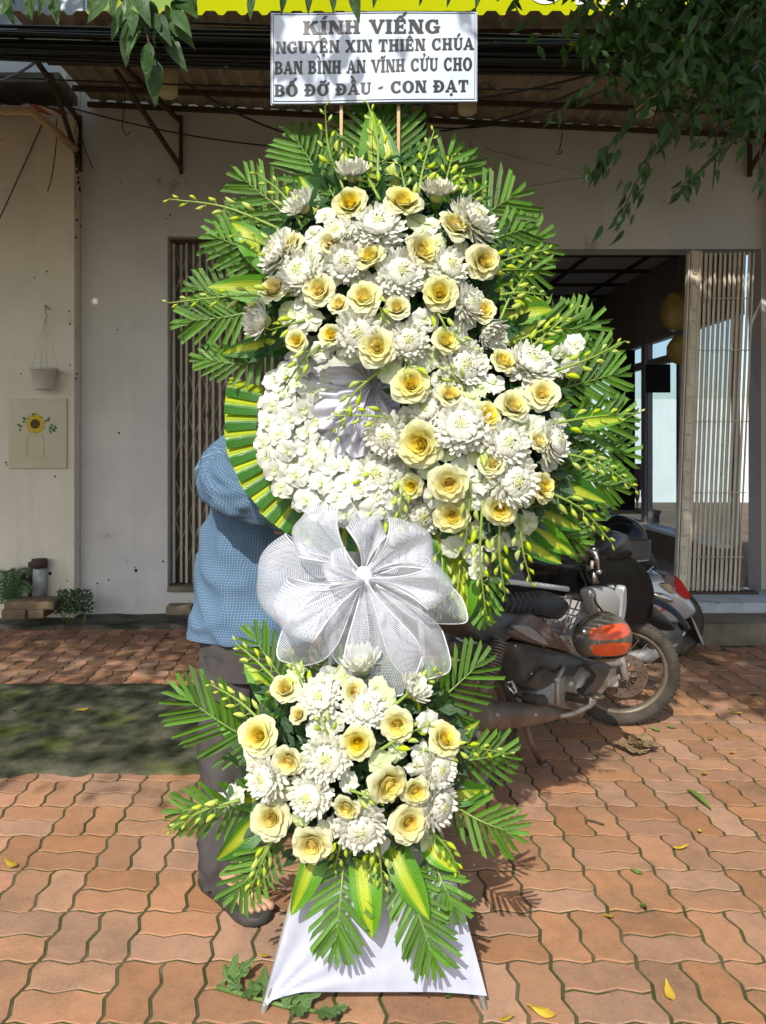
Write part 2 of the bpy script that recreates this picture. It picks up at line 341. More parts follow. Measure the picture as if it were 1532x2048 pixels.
def mesh_mat():
    m, t, b = nodes('white mesh ribbon'); co = N(t, 'ShaderNodeTexCoord').outputs['UV']; sx = N(t, 'ShaderNodeSeparateXYZ'); t.links.new(co, sx.inputs[0])
    def ln(s):
        fr = math_(t, 'FRACT', math_(t, 'MULTIPLY', s, 1 / 0.0039)); return math_(t, 'LESS_THAN', fr, 0.27)
    fac = math_(t, 'MAXIMUM', ln(sx.outputs[0]), ln(sx.outputs[1]))
    b.inputs['Base Color'].default_value = (0.76, 0.79, 0.88, 1); b.inputs['Roughness'].default_value = 0.45
    tr = N(t, 'ShaderNodeBsdfTransparent'); tl = N(t, 'ShaderNodeBsdfTranslucent'); tl.inputs[0].default_value = (0.76, 0.79, 0.88, 1)
    m1 = N(t, 'ShaderNodeMixShader'); m1.inputs[0].default_value = 0.35; t.links.new(b.outputs[0], m1.inputs[1]); t.links.new(tl.outputs[0], m1.inputs[2])
    mx = N(t, 'ShaderNodeMixShader'); t.links.new(fac, mx.inputs[0]); t.links.new(tr.outputs[0], mx.inputs[1]); t.links.new(m1.outputs[0], mx.inputs[2]); t.links.new(mx.outputs[0], t.nodes['Material Output'].inputs[0]); return m
M['bowmesh'] = mesh_mat()
def check_mat():
    m, t, b = nodes('blue checked shirt'); co = N(t, 'ShaderNodeTexCoord').outputs['UV']; sx = N(t, 'ShaderNodeSeparateXYZ'); t.links.new(co, sx.inputs[0])
    def ln(s): return math_(t, 'LESS_THAN', math_(t, 'FRACT', math_(t, 'MULTIPLY', s, 1 / 0.0076)), 0.14)
    fac = math_(t, 'MULTIPLY', math_(t, 'MAXIMUM', ln(sx.outputs[0]), ln(sx.outputs[1])), 0.55)
    c = mixc(t, ramp(t, noisef(t, co, 9, 4), 0.3, 0.7), (0.046, 0.100, 0.180), (0.060, 0.120, 0.205)); c = mixc(t, fac, c, (0.29, 0.37, 0.43)); t.links.new(c, b.inputs['Base Color'])
    b.inputs['Roughness'].default_value = 0.85; b.inputs['Specular IOR Level'].default_value = 0.2; bump(t, b, noisef(t, co, 700, 2), 0.2, 0.0008); return m
M['shirt'] = check_mat()
M['trouser'] = mat('grey cotton trousers', (0.055, 0.050, 0.050), 0.85, 0.2, c2=(0.072, 0.065, 0.064), ns=10, bmp=0.3, bs_=300, bd=0.001)
M['skin'] = mat('tan skin', (0.42, 0.25, 0.165), 0.55, 0.4, c2=(0.36, 0.20, 0.135), ns=22, bmp=0.15, bs_=200, bd=0.001)
M['hair'] = mat('black hair', (0.012, 0.010, 0.010), 0.5, 0.4)
M['sandal'] = mat('dark rubber sandal', (0.030, 0.030, 0.028), 0.6, 0.35, c2=(0.055, 0.05, 0.042), ns=25, bmp=0.3, bs_=160, bd=0.002)
# ================================================================== SETTING
g = MB().poly([(-400, -400, -0.06), (400, -400, -0.06), (400, 400, -0.06), (-400, 400, -0.06)])
tag(g.build('ground', M['ground']), kind='structure')
# ---- pavement: joint bed and interlocking zigzag pavers laid in pairs
def bed(x, y): return (x, y, -0.011)
pb = MB()
pb.grid(lambda u, v: (V((-9 + 18 * u, -6 + 12.6 * v, -0.0034 + 0.0016 * noise.noise(V((u * 90, v * 60, 0))))),), 120, 84)
pavement = tag(pb.build('pavement', M['joint']), kind='structure')
A = 0.225; OX, OY = 0.780, 2.079; DZ = 0.0078
def prof(t0, t1):                       # zigzag edge profile between two fractions of a module
    k = [(0, 0), (.125, 1), (.375, -1), (.625, 1), (.875, -1), (1, 0)]
    def off(t):
        for (a, p), (b, q) in zip(k, k[1:]):
            if t <= b + 1e-9: return p + (q - p) * (t - a) / (b - a)
    ts = [t0] + [a for a, _ in k if t0 + 1e-6 < a < t1 - 1e-6] + [t1]
    return [(t * A, off(t) * DZ) for t in ts]
def paver_outline(kind, half):
    # H: two pavers one above the other; V: side by side
    x0, x1, y0, y1 = (0, 1, half * .5, half * .5 + .5) if kind == 'H' else (half * .5, half * .5 + .5, 0, 1)
    pts = []
    bot = prof(x0, x1); top = prof(x0, x1); lef = prof(y0, y1); rig = prof(y0, y1)
    cx = lambda p: 0
    for s, o in bot[:-1]: pts.append((s, y0 * A + o))
    for s, o in rig[:-1]: pts.append((x1 * A + o, s))
    for s, o in top[::-1][:-1]: pts.append((s, y1 * A + o))
    for s, o in lef[::-1][:-1]: pts.append((x0 * A + o, s))
    # corners carry offsets of both families
    return pts
def inset(pts, d):
    n = len(pts); out = []
    for i in range(n):
        p0, p1, p2 = V((*pts[i - 1], 0)), V((*pts[i], 0)), V((*pts[(i + 1) % n], 0))
        a = (p1 - p0).normalized(); b = (p2 - p1).normalized(); na = V((-a.y, a.x, 0)); nb = V((-b.y, b.x, 0))
        m = na + nb; m = m / max(0.35, m.length_squared) * 2 * 0.5 * 2 if m.length > 0.2 else na
        k = 1 / max(0.4, (m.normalized()).dot(na)); out.append(p1 + m.normalized() * d * k)
    return out
def paver_geo(mb, kind, half, ox=0, oy=0, tilt=(0, 0, 0), col=(1, 1, 1), center=True):
    pts = paver_outline(kind, half); cxm = sum(p[0] for p in pts) / len(pts); cym = sum(p[1] for p in pts) / len(pts)
    lo = inset(pts, 0.0042); hi = inset(pts, 0.0060); b = len(mb.v); n = len(pts)
    md = inset(pts, 0.0046)
    def q(p, z):
        x, y = p.x - cxm, p.y - cym; z = z + tilt[0] + tilt[1] * x + tilt[2] * y
        return (x + ox, y + oy, z)
    for p in lo: mb.vert(q(p, -0.016), (0, 0), col)
    for p in md: mb.vert(q(p, -0.0014), (0, 0), col)
    for p in hi: mb.vert(q(p, 0.0), (0, 0), col)
    for r in (0, n):
        for i in range(n): mb.face((b + r + i, b + r + (i + 1) % n, b + r + n + (i + 1) % n, b + r + n + i))
    mb.face([b + 2 * n + i for i in range(n)])
    return cxm, cym
pm = {}
for kind in 'HV':
    for half in (0, 1):
        for yel in (0, 1):
            mb = MB(); c = paver_geo(mb, kind, half); me = mb.mesh('paver', M['paver_y' if yel else 'paver'], True); sharp(me, 24); pm[kind, half, yel] = (me, c)
cand = []
for i in range(-40, 40):
    for j in range(-6, 20):
        kind = 'H' if (i + j) % 2 == 0 else 'V'
        for half in (0, 1):
            c = pm[kind, half, 0][1]; x = OX + i * A + c[0]; y = OY + j * A + c[1]
            if y < 1.0 or y > 6.08: continue
            px = CX + x * F / y
            if px < -1100 or px > 2700 or abs(x) > 6: continue
            if 3.44 < y < 4.40 and x < -0.50: continue
            if y > 5.35 and x > 0.45: continue
            if y > 5.92: continue
            vis = -20 <= px <= 1552 and y > 1.75
            hid = (1.9 < y < 2.25 and 560 < px < 900) or (2.6 < y < 5 and 460 < px < 880)
            cand.append((y + (0 if vis else 9) + (5 if hid else 0), x, y, kind, half))
cand.sort()
rest = MB()
for n_, (k_, x, y, kind, half) in enumerate(cand):
    tilt = (U(-.001, .001), U(-.008, .008), U(-.008, .008)); rk = 1.0 if y < 4 else 2.2
    tilt = tuple(q * rk for q in tilt)
    if n_ < 300:
        yel = 1 if (abs(x - 0.02) < 0.15 and abs(y - 1.93) < 0.09) else 0
        q = Matrix.Translation((x, y, tilt[0])) @ Matrix.Rotation(tilt[1], 4, 'X') @ Matrix.Rotation(tilt[2], 4, 'Y') @ Matrix.Rotation(U(-.008, .008), 4, 'Z')
        new('paver', pm[kind, half, yel][0], pavement, q)
    else:
        v = U(.6, 1.12) * (.72 if y > 4.4 else 1); yl = 1 if (1.35 < x < 2.2 and 3.9 < y < 4.7 and R() < .6) else 0  # back rows coloured darker for both shade and wet dirt
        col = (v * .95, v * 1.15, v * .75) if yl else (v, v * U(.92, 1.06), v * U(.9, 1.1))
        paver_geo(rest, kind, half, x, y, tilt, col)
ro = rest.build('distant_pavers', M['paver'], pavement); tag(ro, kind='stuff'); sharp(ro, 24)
# ---- mossy concrete patch poured over the pavers
def slab_edge(x): return 3.25 + 0.10 * noise.noise(V((x * 1.9, 0, 3))) + 0.045 * noise.noise(V((x * 6, 0, 5))) + 0.02 * noise.noise(V((x * 19, 0, 8))) + (0.25 * max(0, x + 0.75) / 0.4) ** 2
def slabf(u, v):
    x = -5.2 + 4.85 * u; y0 = slab_edge(x); y1 = 4.52 + 0.12 * noise.noise(V((x * 2.1, 4, 1))) + 0.02 * noise.noise(V((x * 9, 2, 5))) - (0.3 * max(0, x + 0.8) / 0.4) ** 2
    y = lerp(y0, y1, v); e = min(v, 1 - v); z = 0.012 * min(1, e * 30) - 0.004 + 0.004 * noise.noise(V((x * 3, y * 3, 0)))
    if v == 0 or v == 1 or u == 1: z = -0.012
    return (V((x, y, z)),)
tag(MB().grid(slabf, 150, 44).build('mossy_concrete_patch', M['concrete']), kind='structure')
def stripf(u, v):
    x = -5.2 + 5.6 * u; y = lerp(5.84 + 0.07 * noise.noise(V((x * 2, 1, 1))), 6.32, v); return (V((x, y, (-0.012 if v == 0 else 0.02 + 0.014 * noise.noise(V((x * 4, y * 4, 2)))))),)
tag(MB().grid(stripf, 120, 12).build('concrete_strip', M['dirtstrip']), kind='structure')
# ---- steps in front of the open shop
st = MB().box((2.9, 5.575, 0.056), (4.9, 0.37, 0.176), bev=0.015); tag(sharp(st.build('step', M['stepstone'])), kind='structure')
st = MB().box((2.9, 6.03, 0.09), (4.9, 0.538, 0.25), bev=0.012); tag(sharp(st.build('threshold', M['bluepaint'])), kind='structure')

# ================================================================== BUILDING
bld = thing('shop_building', (0.6, 6.4, 0), 'plastered shop building with two gated openings under the awning', 'building')
WY0, WY1 = 6.3, 6.5
def wallbox(mb, x0, x1, z0, z1, y0=WY0, y1=WY1): mb.box(((x0 + x1) / 2, (y0 + y1) / 2, (z0 + z1) / 2), (x1 - x0, y1 - y0, z1 - z0))
wm = MB()
wallbox(wm, -2.07, -1.376, -.05, 4.8); wallbox(wm, -1.376, -.25, 3.03, 4.8); wallbox(wm, -1.376, -.25, -.05, 0.20); wallbox(wm, -.25, 1.0, -.05, 4.8); wallbox(wm, 1.0, 3.36, 2.93, 4.8); wallbox(wm, 3.36, 6.5, -.05, 4.8)
wall = wm.build('wall', M['plaster'], bld, smooth=False); wall['label'] = 'grey plaster front wall'
# reveal of the left door, its dark sill
MB().box((-.813, 6.36, .222), (1.12, .20, .04), bev=.008).build('door_sill', M['stepstone'], bld)
MB().box((-.81, 6.62, 1.6), (1.6, .04, 3.2)).build('dark_room_back', M['interior'], bld)
pil = MB(); wallbox(pil, -6.5, -2.073, -.05, 4.8, 6.16, 6.5); pl = pil.build('pillar_wall', M['plaster_w'], bld, smooth=False); pl['label'] = 'cream plaster wall left of the shop'
wb = MB(); wallbox(wb, 3.40, 6.4, -.04, 4.7, 6.2, 6.297); wb.build('corner_pillar', M['plaster_w'], bld, smooth=False)
# raised plaster ornament above the right opening
mo = MB(); c0 = P(955, 345, 6.3); mo.tube([c0 + V((cos(a) * .16, 0, sin(a) * .16)) for a in [k * pi / 18 for k in range(4, 30)]], .008, 6)
mo.tube([P(966, 298, 6.3), P(1035, 318, 6.297), P(1170, 352, 6.3)], .009, 6); mo.tube([P(1190, 353, 6.3), P(1090, 370, 6.297), P(1000, 384, 6.3)], .009, 6)
mo.sph(P(1033, 320, 6.3), (.03, .012, .024)); mo.build('moulding', M['plaster'], bld)
# cracks and drilled holes in the cream wall
cr = MB()
yy = 245
while yy < 415:
    x = 155 + 3 * sin(yy * .09) + U(-1.5, 1.5); L = U(4, 12)
    wd = .012 if 285 < yy < 385 else .005
    p, q = P(x, yy, 6.158), P(x + U(-2, 2), yy + L, 6.158)
    cr.tube([p, (p + q) / 2 + V((U(-.006, .006), 0, 0)), q], [wd * .3, wd * U(.5, 1), wd * .3], 5); yy += L * U(.7, 1.5)
cr.build('crack', M['dark'], pl)
for (x, y, r) in [(154, 440, 7), (162, 452, 5), (153, 475, 6), (138, 622, 5), (140, 648, 5), (140, 730, 4), (154, 748, 5), (153, 757, 5), (110, 953, 5), (12, 925, 5), (14, 930, 4), (93, 543, 5), (69, 555, 4), (42, 747, 4), (134, 1162, 4), (100, 1147, 9), (75, 1128, 7), (60, 1190, 6)]:
    MB().sph(P(x, y, 6.16), (r * .0014, .003, r * .0016), 8, 6).build('hole', M['dark'], pl)
for (x, y, r) in [(238, 866, 6), (243, 365, 4), (235, 660, 4), (340, 430, 5), (332, 438, 4), (272, 1141, 9), (195, 1167, 5), (217, 1160, 5), (270, 1135, 4), (326, 1123, 6), (1080, 440, 4), (1183, 432, 4), (940, 285, 5), (940, 293, 5), (1030, 445, 3)]:
    MB().sph(P(x, y, 6.3), (r * .0014, .003, r * .0016), 8, 6).build('hole', M['dark' if x < 1000 else 'white'], wall)
# ---- shop interior
room = MB()
wallbox(room, .5, 3.33, 0, 3.2, 11.5, 11.6)
room.box((.5, 9, 1.6), (.06, 5, 3.2)); room.box((3.29, 9, .29), (.08, 5, .30 + .2)); room.box((3.29, 9, 2.83), (.08, 5, .78)); room.box((3.29, 11, 1.4), (.08, 1.0, 2.2))
room.build('room_wall', M['interior'], bld, smooth=False)
MB().box((1.9, 9, 3.24), (2.9, 5.1, .05)).build('ceiling', M['ceil'], bld, smooth=False)
cbm = MB()
for y in (6.9, 7.6, 8.3, 9.0, 9.7, 10.4): cbm.box((1.9, y, 3.195), (2.8, .035, .035))
for x in (1.2, 1.8, 2.4, 3.0): cbm.box((x, 9, 3.198), (.03, 5, .03))
cbm.build('ceiling_grid', M['rust'], bld, smooth=False)
MB().box((1.9, 8.6, .19), (2.75, 4.6, .06)).build('shop_floor', M['tile'], bld, smooth=False)
wf = thing('shop_window', (3.25, 8.4, .39), 'tall aluminium framed glass window in the right side wall inside the shop', 'window')
for (a, b, z0, z1) in [(6.55, 7.55, .54, 2.44), (7.62, 8.33, .54, 2.19), (7.62, 8.33, 2.26, 2.44), (8.50, 9.35, .54, 2.19), (8.5, 9.35, 2.26, 2.44), (9.5, 10.4, .54, 2.19), (9.5, 10.4, 2.26, 2.44)]:
    MB().box((3.285, (a + b) / 2, (z0 + z1) / 2), (.012, b - a, z1 - z0)).build('pane', M['glass'], wf, smooth=False)
    fr = MB()
    for (yy, zz, sy, sz) in [(a - .02, (z0 + z1) / 2, .05, z1 - z0 + .07), (b + .02, (z0 + z1) / 2, .05, z1 - z0 + .07)]: fr.box((3.27, yy, zz), (.05, sy, sz))
    for zz in (z0 - .015, z1 + .015): fr.box((3.268, (a + b) / 2, zz), (.046, b - a - .012, .04))
    fr.build('frame', M['alu'], wf, smooth=False)
MB().box((3.255, 8.415, 1.44), (.055, .105, 2.0)).build('mullion', M['alu'], wf, smooth=False)
MB().box((3.20, 8.5, .525), (.16, 3.9, .03)).build('sill', M['white'], wf, smooth=False)
nb = MB(); nb.box((12, 20, 1.25), (12, .3, 2.6)); tag(nb.build('neighbour_wall', M['farwall'], smooth=False), 'pale wall seen outside through the shop window', 'wall')
cu = MB(); cu.grid(lambda u, v: (P(1228 + 42 * u, 700 + 320 * v, 8.75) + V((0, .02 * sin(u * 25), 0)),), 24, 6)
cu.grid(lambda u, v: (P(1228 + 42 * u, 700 + 320 * v, 8.75) + V((0, .03 + .02 * sin(u * 25), 0)),), 24, 6); tag(cu.build('curtain', M['black']), 'black curtain hanging beside the shop window', 'curtain')
tag(MB().box(P(1316, 757, 7.55), (.23, .03, .27), bev=.006).build('black_panel', M['black']), 'small black panel hanging in front of the shop window', 'panel')
bag = thing('hanging_bundle', P(1352, 700, 7.0), 'yellowish plastic bundle hanging inside the doorway', 'bundle')
M['bag'] = mat('yellow plastic wrap', (0.34, 0.24, 0.06), 0.3, 0.5, c2=(0.22, 0.15, 0.04), ns=9, bmp=0.6, bs_=14, bd=0.02)
for (x, y, rx, rz) in [(1352, 625, .13, .17), (1356, 700, .09, .13)]:
    MB().sph(P(x, y, 7.0), (rx, .11, rz), 18, 12, fn=lambda p: p * (1 + .16 * noise.noise(p * 16))).build('bundle', M['bag'], bag)
MB().tube([P(1352, 470, 7.0), P(1352, 590, 7.0)], .004).build('string', M['cable'], bag)
tb = thing('display_shelf', P(1240, 1075, 9.0) * 1, 'low shelf with goods at the back of the shop', 'shelf')
q = P(1240, 1000, 9.0); MB().box((q.x + .02, 9.0, .62), (.75, .35, .04)).build('shelf_board', M['stepstone'], tb, smooth=False)
for dx in (-.33, .37): MB().box((q.x + dx, 9.0, .41), (.04, .3, .38)).build('leg', M['stepstone'], tb, smooth=False)
M['pink'] = mat('pink pleated paper', (0.42, 0.20, 0.24), 0.7, 0.3); M['gold'] = mat('gold foil', (0.55, 0.36, 0.06), 0.35, 0.5, metal=0.6)
pk = MB().grid(lambda u, v: (V((q.x + .05 + .27 * u, 8.9 + .02 * cos(u * 44), .86 + .30 * v)),), 48, 1); pk.grid(lambda u, v: (V((q.x + .05 + .27 * u, 8.98, .86 + .30 * v)),), 2, 1); tag(pk.build('pink_box', M['pink']), 'pink pleated paper box on the shelf inside the shop', 'box')
for k in range(4):
    cp = MB().lathe([(.0, 0), (.022, 0), (.010, .03), (.012, .10), (.028, .16), (.026, .22), (.0, .22)], (q.x + .08 + k * .068, 8.87, .64), n=12); tag(cp.build('gold_cup', M['gold']), 'gold cup in the row below the pink box', 'cup', 'gold cups on the shelf')

# ---- folding gates
def lattice(mb, x0, x1, z0, z1, y, n, r=.008):
    for k in range(n):
        xa, xb = lerp(x0, x1, k / n), lerp(x0, x1, (k + 1) / n)
        mb.tube([(xa, y, z0), (xb, y, z1)], r, 4); mb.tube([(xa, y + .02, z1), (xb, y + .02, z0)], r, 4)
gl = thing('folding_gate', (-.8, 6.42, .24), 'half-open cream lattice folding gate behind the person in the left doorway', 'gate')
for k in range(21):
    x = -1.345 + k * .053 + U(-.004, .004); MB().box((x, 6.40 + .02 * (k % 2), 1.63), (.021, .016, 2.76), bev=.003).build('bar', M['gate'], gl)
for (z0, z1) in [(.42, .75), (.75, 1.08), (1.25, 1.6), (1.6, 1.95), (2.25, 2.6), (2.6, 2.93)]:
    lm = MB(); lattice(lm, -1.345, -.28, z0, z1, 6.44, 10); lm.build('lattice', M['gate'], gl)
MB().box((-.81, 6.41, 3.012), (1.1, .05, .03)).build('top_rail', M['rust'], gl, smooth=False)
gr = thing('folding_gate', (3.0, 6.15, .22), 'white folding gate pushed together at the right side of the open shop', 'gate')
for k in range(23):
    xt = 2.80 + k * .0187; sh = -.10 - .02 * (k / 22) ; yb = 6.13 + .022 * (k % 2) + U(-.004, .004)
    MB().tube([(xt + sh, yb, .235), (xt + sh * .5, yb, 1.5), (xt, yb, 2.86)], .0075 + .0015 * (k % 2), 4).build('bar', M['gate_r'], gr, smooth=False)
stile = MB()
def stl(u, v):
    z = .235 + 2.63 * v; return (V((2.70 + .085 * u - .10 * (1 - v), 6.085 + (.012 if .15 < u < .85 else 0), z)),)
stile.grid(stl, 12, 20); stile.box((2.70 - .05, 6.11, 1.55), (.02, .05, 2.6), M=Matrix.Rotation(.038, 4, 'Y')); so = stile.build('stile', M['gate_r'], gr, smooth=False)
for k in range(9):
    z = .38 + k * .29; x = 2.742 - .10 * (1 - (z - .235) / 2.63)
    pts = [(x + .017 * cos(a), 6.083, z + .10 + (.09 if sin(a) >= 0 else -.09) + .017 * sin(a)) for a in [2 * pi * i / 16 for i in range(17)]]
    MB().tube(pts, .004, 5).build('slot', M['gate_r'], so)
for z in (.5, 1.0, 1.55, 2.1, 2.5): MB().tube([(2.66 + .04 * z, 6.105, z), (3.1 + .035 * z, 6.105, z)], .005, 4).build('pivot_strip', M['gate_r'], gr)
MB().box((2.93, 6.14, .226), (.6, .10, .018)).build('bottom_rail', M['rust'], gr, smooth=False)

# ---- awning of corrugated sheet with its steel frame
aw = thing('awning', (.8, 5.5, 3.9), 'brown corrugated awning sheet above the shop front on rusty braces', 'awning')
def awf(u, v):
    x = -1.98 + 6.6 * u; ph = (x / .13) % 1.0; t = max(0, min(1, (abs(ph - .5) - .12) / .16)); wv = .026 * (1 - t)
    z = lerp(3.955, 4.10 - .05 * (x + 2), v) - wv * 1.0 + .02; return (V((x, lerp(4.75, 6.29, v), z)),)
sheet = MB().grid(awf, 620, 4); sheet.build('sheet', M['awn'], aw, smooth=False)
for (y, dz) in [(4.86, -.035), (5.35, -.03), (5.85, -.03), (6.2, -.03)]:
    zz = lambda x: lerp(3.955, 4.10 - .05 * (x + 2), (y - 4.75) / 1.54) + dz - .02
    MB().tube([(-1.98, y, zz(-1.98)), (4.5, y, zz(4.5))], .024, 4).build('purlin', M['rust'], aw, smooth=False)
def brace(pxw, pyw, x1, y1):
    b = MB(); a = P(pxw, pyw, 6.27); c = V((x1, y1, 3.90)); top = V((a.x, 6.27, 3.98)); b.tube([a, c], .020, 4); b.tube([a - V((0, 0, .05)), top], .019, 4); b.tube([top - V((0, 0, .05)), V((x1, 4.9, 3.885))], .02, 4); return b
brace(362, 335, -1.52, 5.35).build('brace', M['rust'], aw, smooth=False); brace(160, 330, -1.98, 5.4).build('brace', M['rust'], aw, smooth=False)
brace(840, 330, .62, 5.4).build('brace', M['rust'], aw, smooth=False); brace(1500, 340, 3.2, 5.4).build('brace', M['rust'], aw, smooth=False)
for i, (x, y, r, h) in enumerate([(336, 165, 20, 58), (935, 205, 19, 46), (1290, 205, 21, 54)]):
    c = P(x, y, 5.45); s_ = 5.45 / F; lp = thing('lamp', c, ['yellowed cylindrical lamp under the awning at the left brace', 'pale cylindrical lamp just below the right end of the message board', 'pale cylindrical lamp among the hanging leaves at right'][i], 'lamp', 'lamps under the awning')
    rr, hh = r * s_, h * s_ / 2
    MB().lathe([(0, -hh), (rr * .7, -hh), (rr * .95, -hh * .85), (rr, -hh * .5), (rr, hh * .5), (rr * .95, hh * .85), (rr * .5, hh), (0, hh)], c, n=20).build('shade', M['lampshade'], lp)
    MB().tube([c + V((0, 0, hh)), V((c.x, c.y, 3.97))], .006).build('cord', M['cable'], lp)
    MB().lathe([(0, hh * .98), (rr * .45, hh * .98), (rr * .4, hh * 1.25), (0, hh * 1.25)], c, n=12).build('cap', M['rust'], lp)
# neighbour's striped awning and parapet at far left
def stripe_mat():
    m, t, b = nodes('red and white striped fabric'); co = N(t, 'ShaderNodeTexCoord').outputs['UV']; sx = N(t, 'ShaderNodeSeparateXYZ'); t.links.new(co, sx.inputs[0])
    c = mixc(t, math_(t, 'LESS_THAN', math_(t, 'FRACT', math_(t, 'MULTIPLY', sx.outputs[0], 7)), .5), (.62, .55, .48), (.36, .07, .045)); t.links.new(c, b.inputs['Base Color']); b.inputs['Roughness'].default_value = .8; return m
sa = thing('striped_awning', P(40, 235, 5.7), 'red and white striped fabric awning at the far left edge', 'awning')
def saf(dz):
    return lambda u, v: (V((-3.6 + 1.52 * u, lerp(5.35, 6.12, v), 3.66 + .26 * v + .02 * sin(u * 40) * (1 - v) + dz)), (u * 2.2 + v * .2, v))
MB().grid(saf(0), 40, 6).grid(saf(.012), 40, 6).build('fabric', stripe_mat(), sa)
MB().tube([(-3.6, 5.33, 3.66), (-2.08, 5.33, 3.62), (-2.05, 6.12, 3.66)], .03, 6).build('front_bar', M['wood'], sa)
MB().box((-2.9, 5.9, 4.02), (1.75, .4, .07)).build('beam', M['stepstone'], sa, smooth=False)
pp = MB().box((-3.0, 6.0, 4.23), (1.8, .12, .32)); tag(pp.build('parapet', M['white'], smooth=False), 'short pale parapet above the striped awning', 'wall')

# ---- lime signboard above the awning
def board_mat():
    m, t, b = nodes('printed signboard'); co = N(t, 'ShaderNodeTexCoord').outputs['Object']; sx = N(t, 'ShaderNodeSeparateXYZ'); t.links.new(co, sx.inputs[0]); x = sx.outputs[0]
    lime = mixc(t, ramp(t, noisef(t, co, 1.5, 2), .3, .7), (.37, .41, .0), (.41, .45, .002))
    n1 = noisef(t, co, 5.5, 2, .5); vo = N(t, 'ShaderNodeTexVoronoi', ins={'Scale': 5.0}); t.links.new(co, vo.inputs['Vector'])
    fl = mixc(t, ramp(t, n1, .42, .5), (.38, .42, .03), (.22, .34, .09)); fl = mixc(t, ramp(t, vo.outputs['Distance'], .42, .3), fl, (.50, .47, .44)); fl = mixc(t, ramp(t, vo.outputs['Distance'], .16, .1), fl, (.45, .30, .40))
    c = mixc(t, ramp(t, math_(t, 'ADD', x, math_(t, 'MULTIPLY', n1, .5)), -.75, -.65), fl, lime); t.links.new(c, b.inputs['Base Color']); b.inputs['Roughness'].default_value = .85; b.inputs['Specular IOR Level'].default_value = .08; return m
sg = thing('signboard', (.8, 5.0, 4.0), 'lime yellow printed signboard above the awning', 'signboard')
MB().box((1.3, 5.02, 4.75), (5.8, .06, 1.6)).build('board', board_mat(), sg, smooth=False)
M['bluewhite'] = mat('pale blue print', (.42, .58, .70), .5, c2=(.66, .72, .74), ns=3)
MB().box((-2.6, 5.02, 4.75), (1.95, .058, 1.6)).build('side_panel', M['bluewhite'], sg, smooth=False)
lt = MB()
lc = P(1091, -60, 4.985)
lt.grid(lambda u, v: (lc + V((lerp(.045, .075, v) * cos(pi + pi * u) * 2.2, 0, lerp(.16, .215, v) * sin(pi + pi * u))),), 20, 1)
for (x0, x1) in [(1151, 1176), (1201, 1213), (1238, 1256)]: MB().poly([P(x0, 9, 4.985), P(x1, 9, 4.985), P(x1, -140, 4.985), P(x0, -140, 4.985)]).build('lettering', M['white'], sg, smooth=False)
MB().poly([P(1213, -40, 4.984), P(1230, 9, 4.984), P(1238, 9, 4.984), P(1220, -60, 4.984)]).build('lettering', M['white'], sg, smooth=False)
lt.build('lettering', M['white'], sg, smooth=False)

# ---- overhead cables
def cable(a, b, sag, r, label, group=None, n=26):
    a, b = V(a), V(b); pts = [a.lerp(b, k / n) + V((0, 0, -sag * 4 * (k / n) * (1 - k / n))) for k in range(n + 1)]
    tag(MB().tube(pts, r, 5).build('cable', M['cable']), label, 'cable', group)
GL = 'black overhead cable in the thick bundle crossing in front of the awning'
for k in range(34):
    t = R(); Yc = U(4.25, 4.5); yl = lerp(50, 112, t ** .8) + U(-4, 4); yr = lerp(88, 150, t) + U(-6, 6)
    a = P(-250, yl - 2, Yc); b = P(1800, yr, Yc + U(-.1, .1)); cable(a, b, U(0, .05), U(.006, .013), GL, 'bundled overhead cables')
for (a, b, s_, r, lab) in [((-40, 152, 5.2), (1120, 178, 5.0), .03, .006, 'thin cable running level below the cable bundle'), ((370, 165, 4.9), (700, 285, 6.25), .10, .008, 'dark cable drooping from the awning brace towards the top of the wreath'),
        ((60, 190, 6.1), (760, 300, 6.25), .12, .006, 'thin cable strung across the grey wall below the awning'), ((880, 262, 6.2), (1190, 165, 4.6), .05, .007, 'cable rising right from above the wreath'),
        ((866, 255, 6.2), (1215, 178, 4.7), .08, .006, 'lower cable rising right from above the wreath'), ((90, 235, 6.14), (-60, 560, 6.1), .02, .005, 'thin cable slanting down the cream wall at the left edge'),
        ((760, 212, 4.9), (1180, 150, 4.4), .04, .007, 'cable just below the message board running right'), ((-40, 165, 5.3), (110, 90, 4.4), .06, .009, 'cable looping at the far left under the bundle'), ((380, 45, 4.35), (1200, 78, 4.4), .0, .007, 'single cable just under the lime signboard')]:
    cable(P(*a), P(*b), s_, r, lab)
for (pts, lab) in [([(113, 238), (112, 290), (104, 350), (95, 383)], 'dark cut cable end hanging on the cream wall'), ([(150, 225), (160, 265), (172, 305), (186, 337)], 'dark cable tail hanging at the corner of the cream wall'),
        ([(250, 195), (245, 250), (252, 270), (262, 262)], 'thin wire hook hanging beside the rusty brace'), ([(1125, 265), (1120, 295), (1115, 306), (1120, 308), (1124, 300)], 'wire hook hanging under the awning at right')]:
    tag(MB().tube(catmull([P(x, y, 6.12 if x < 200 else 5.9) for x, y in pts], 6), .008 if x < 200 else .004, 5).build('wire', M['cable']), lab, 'wire')

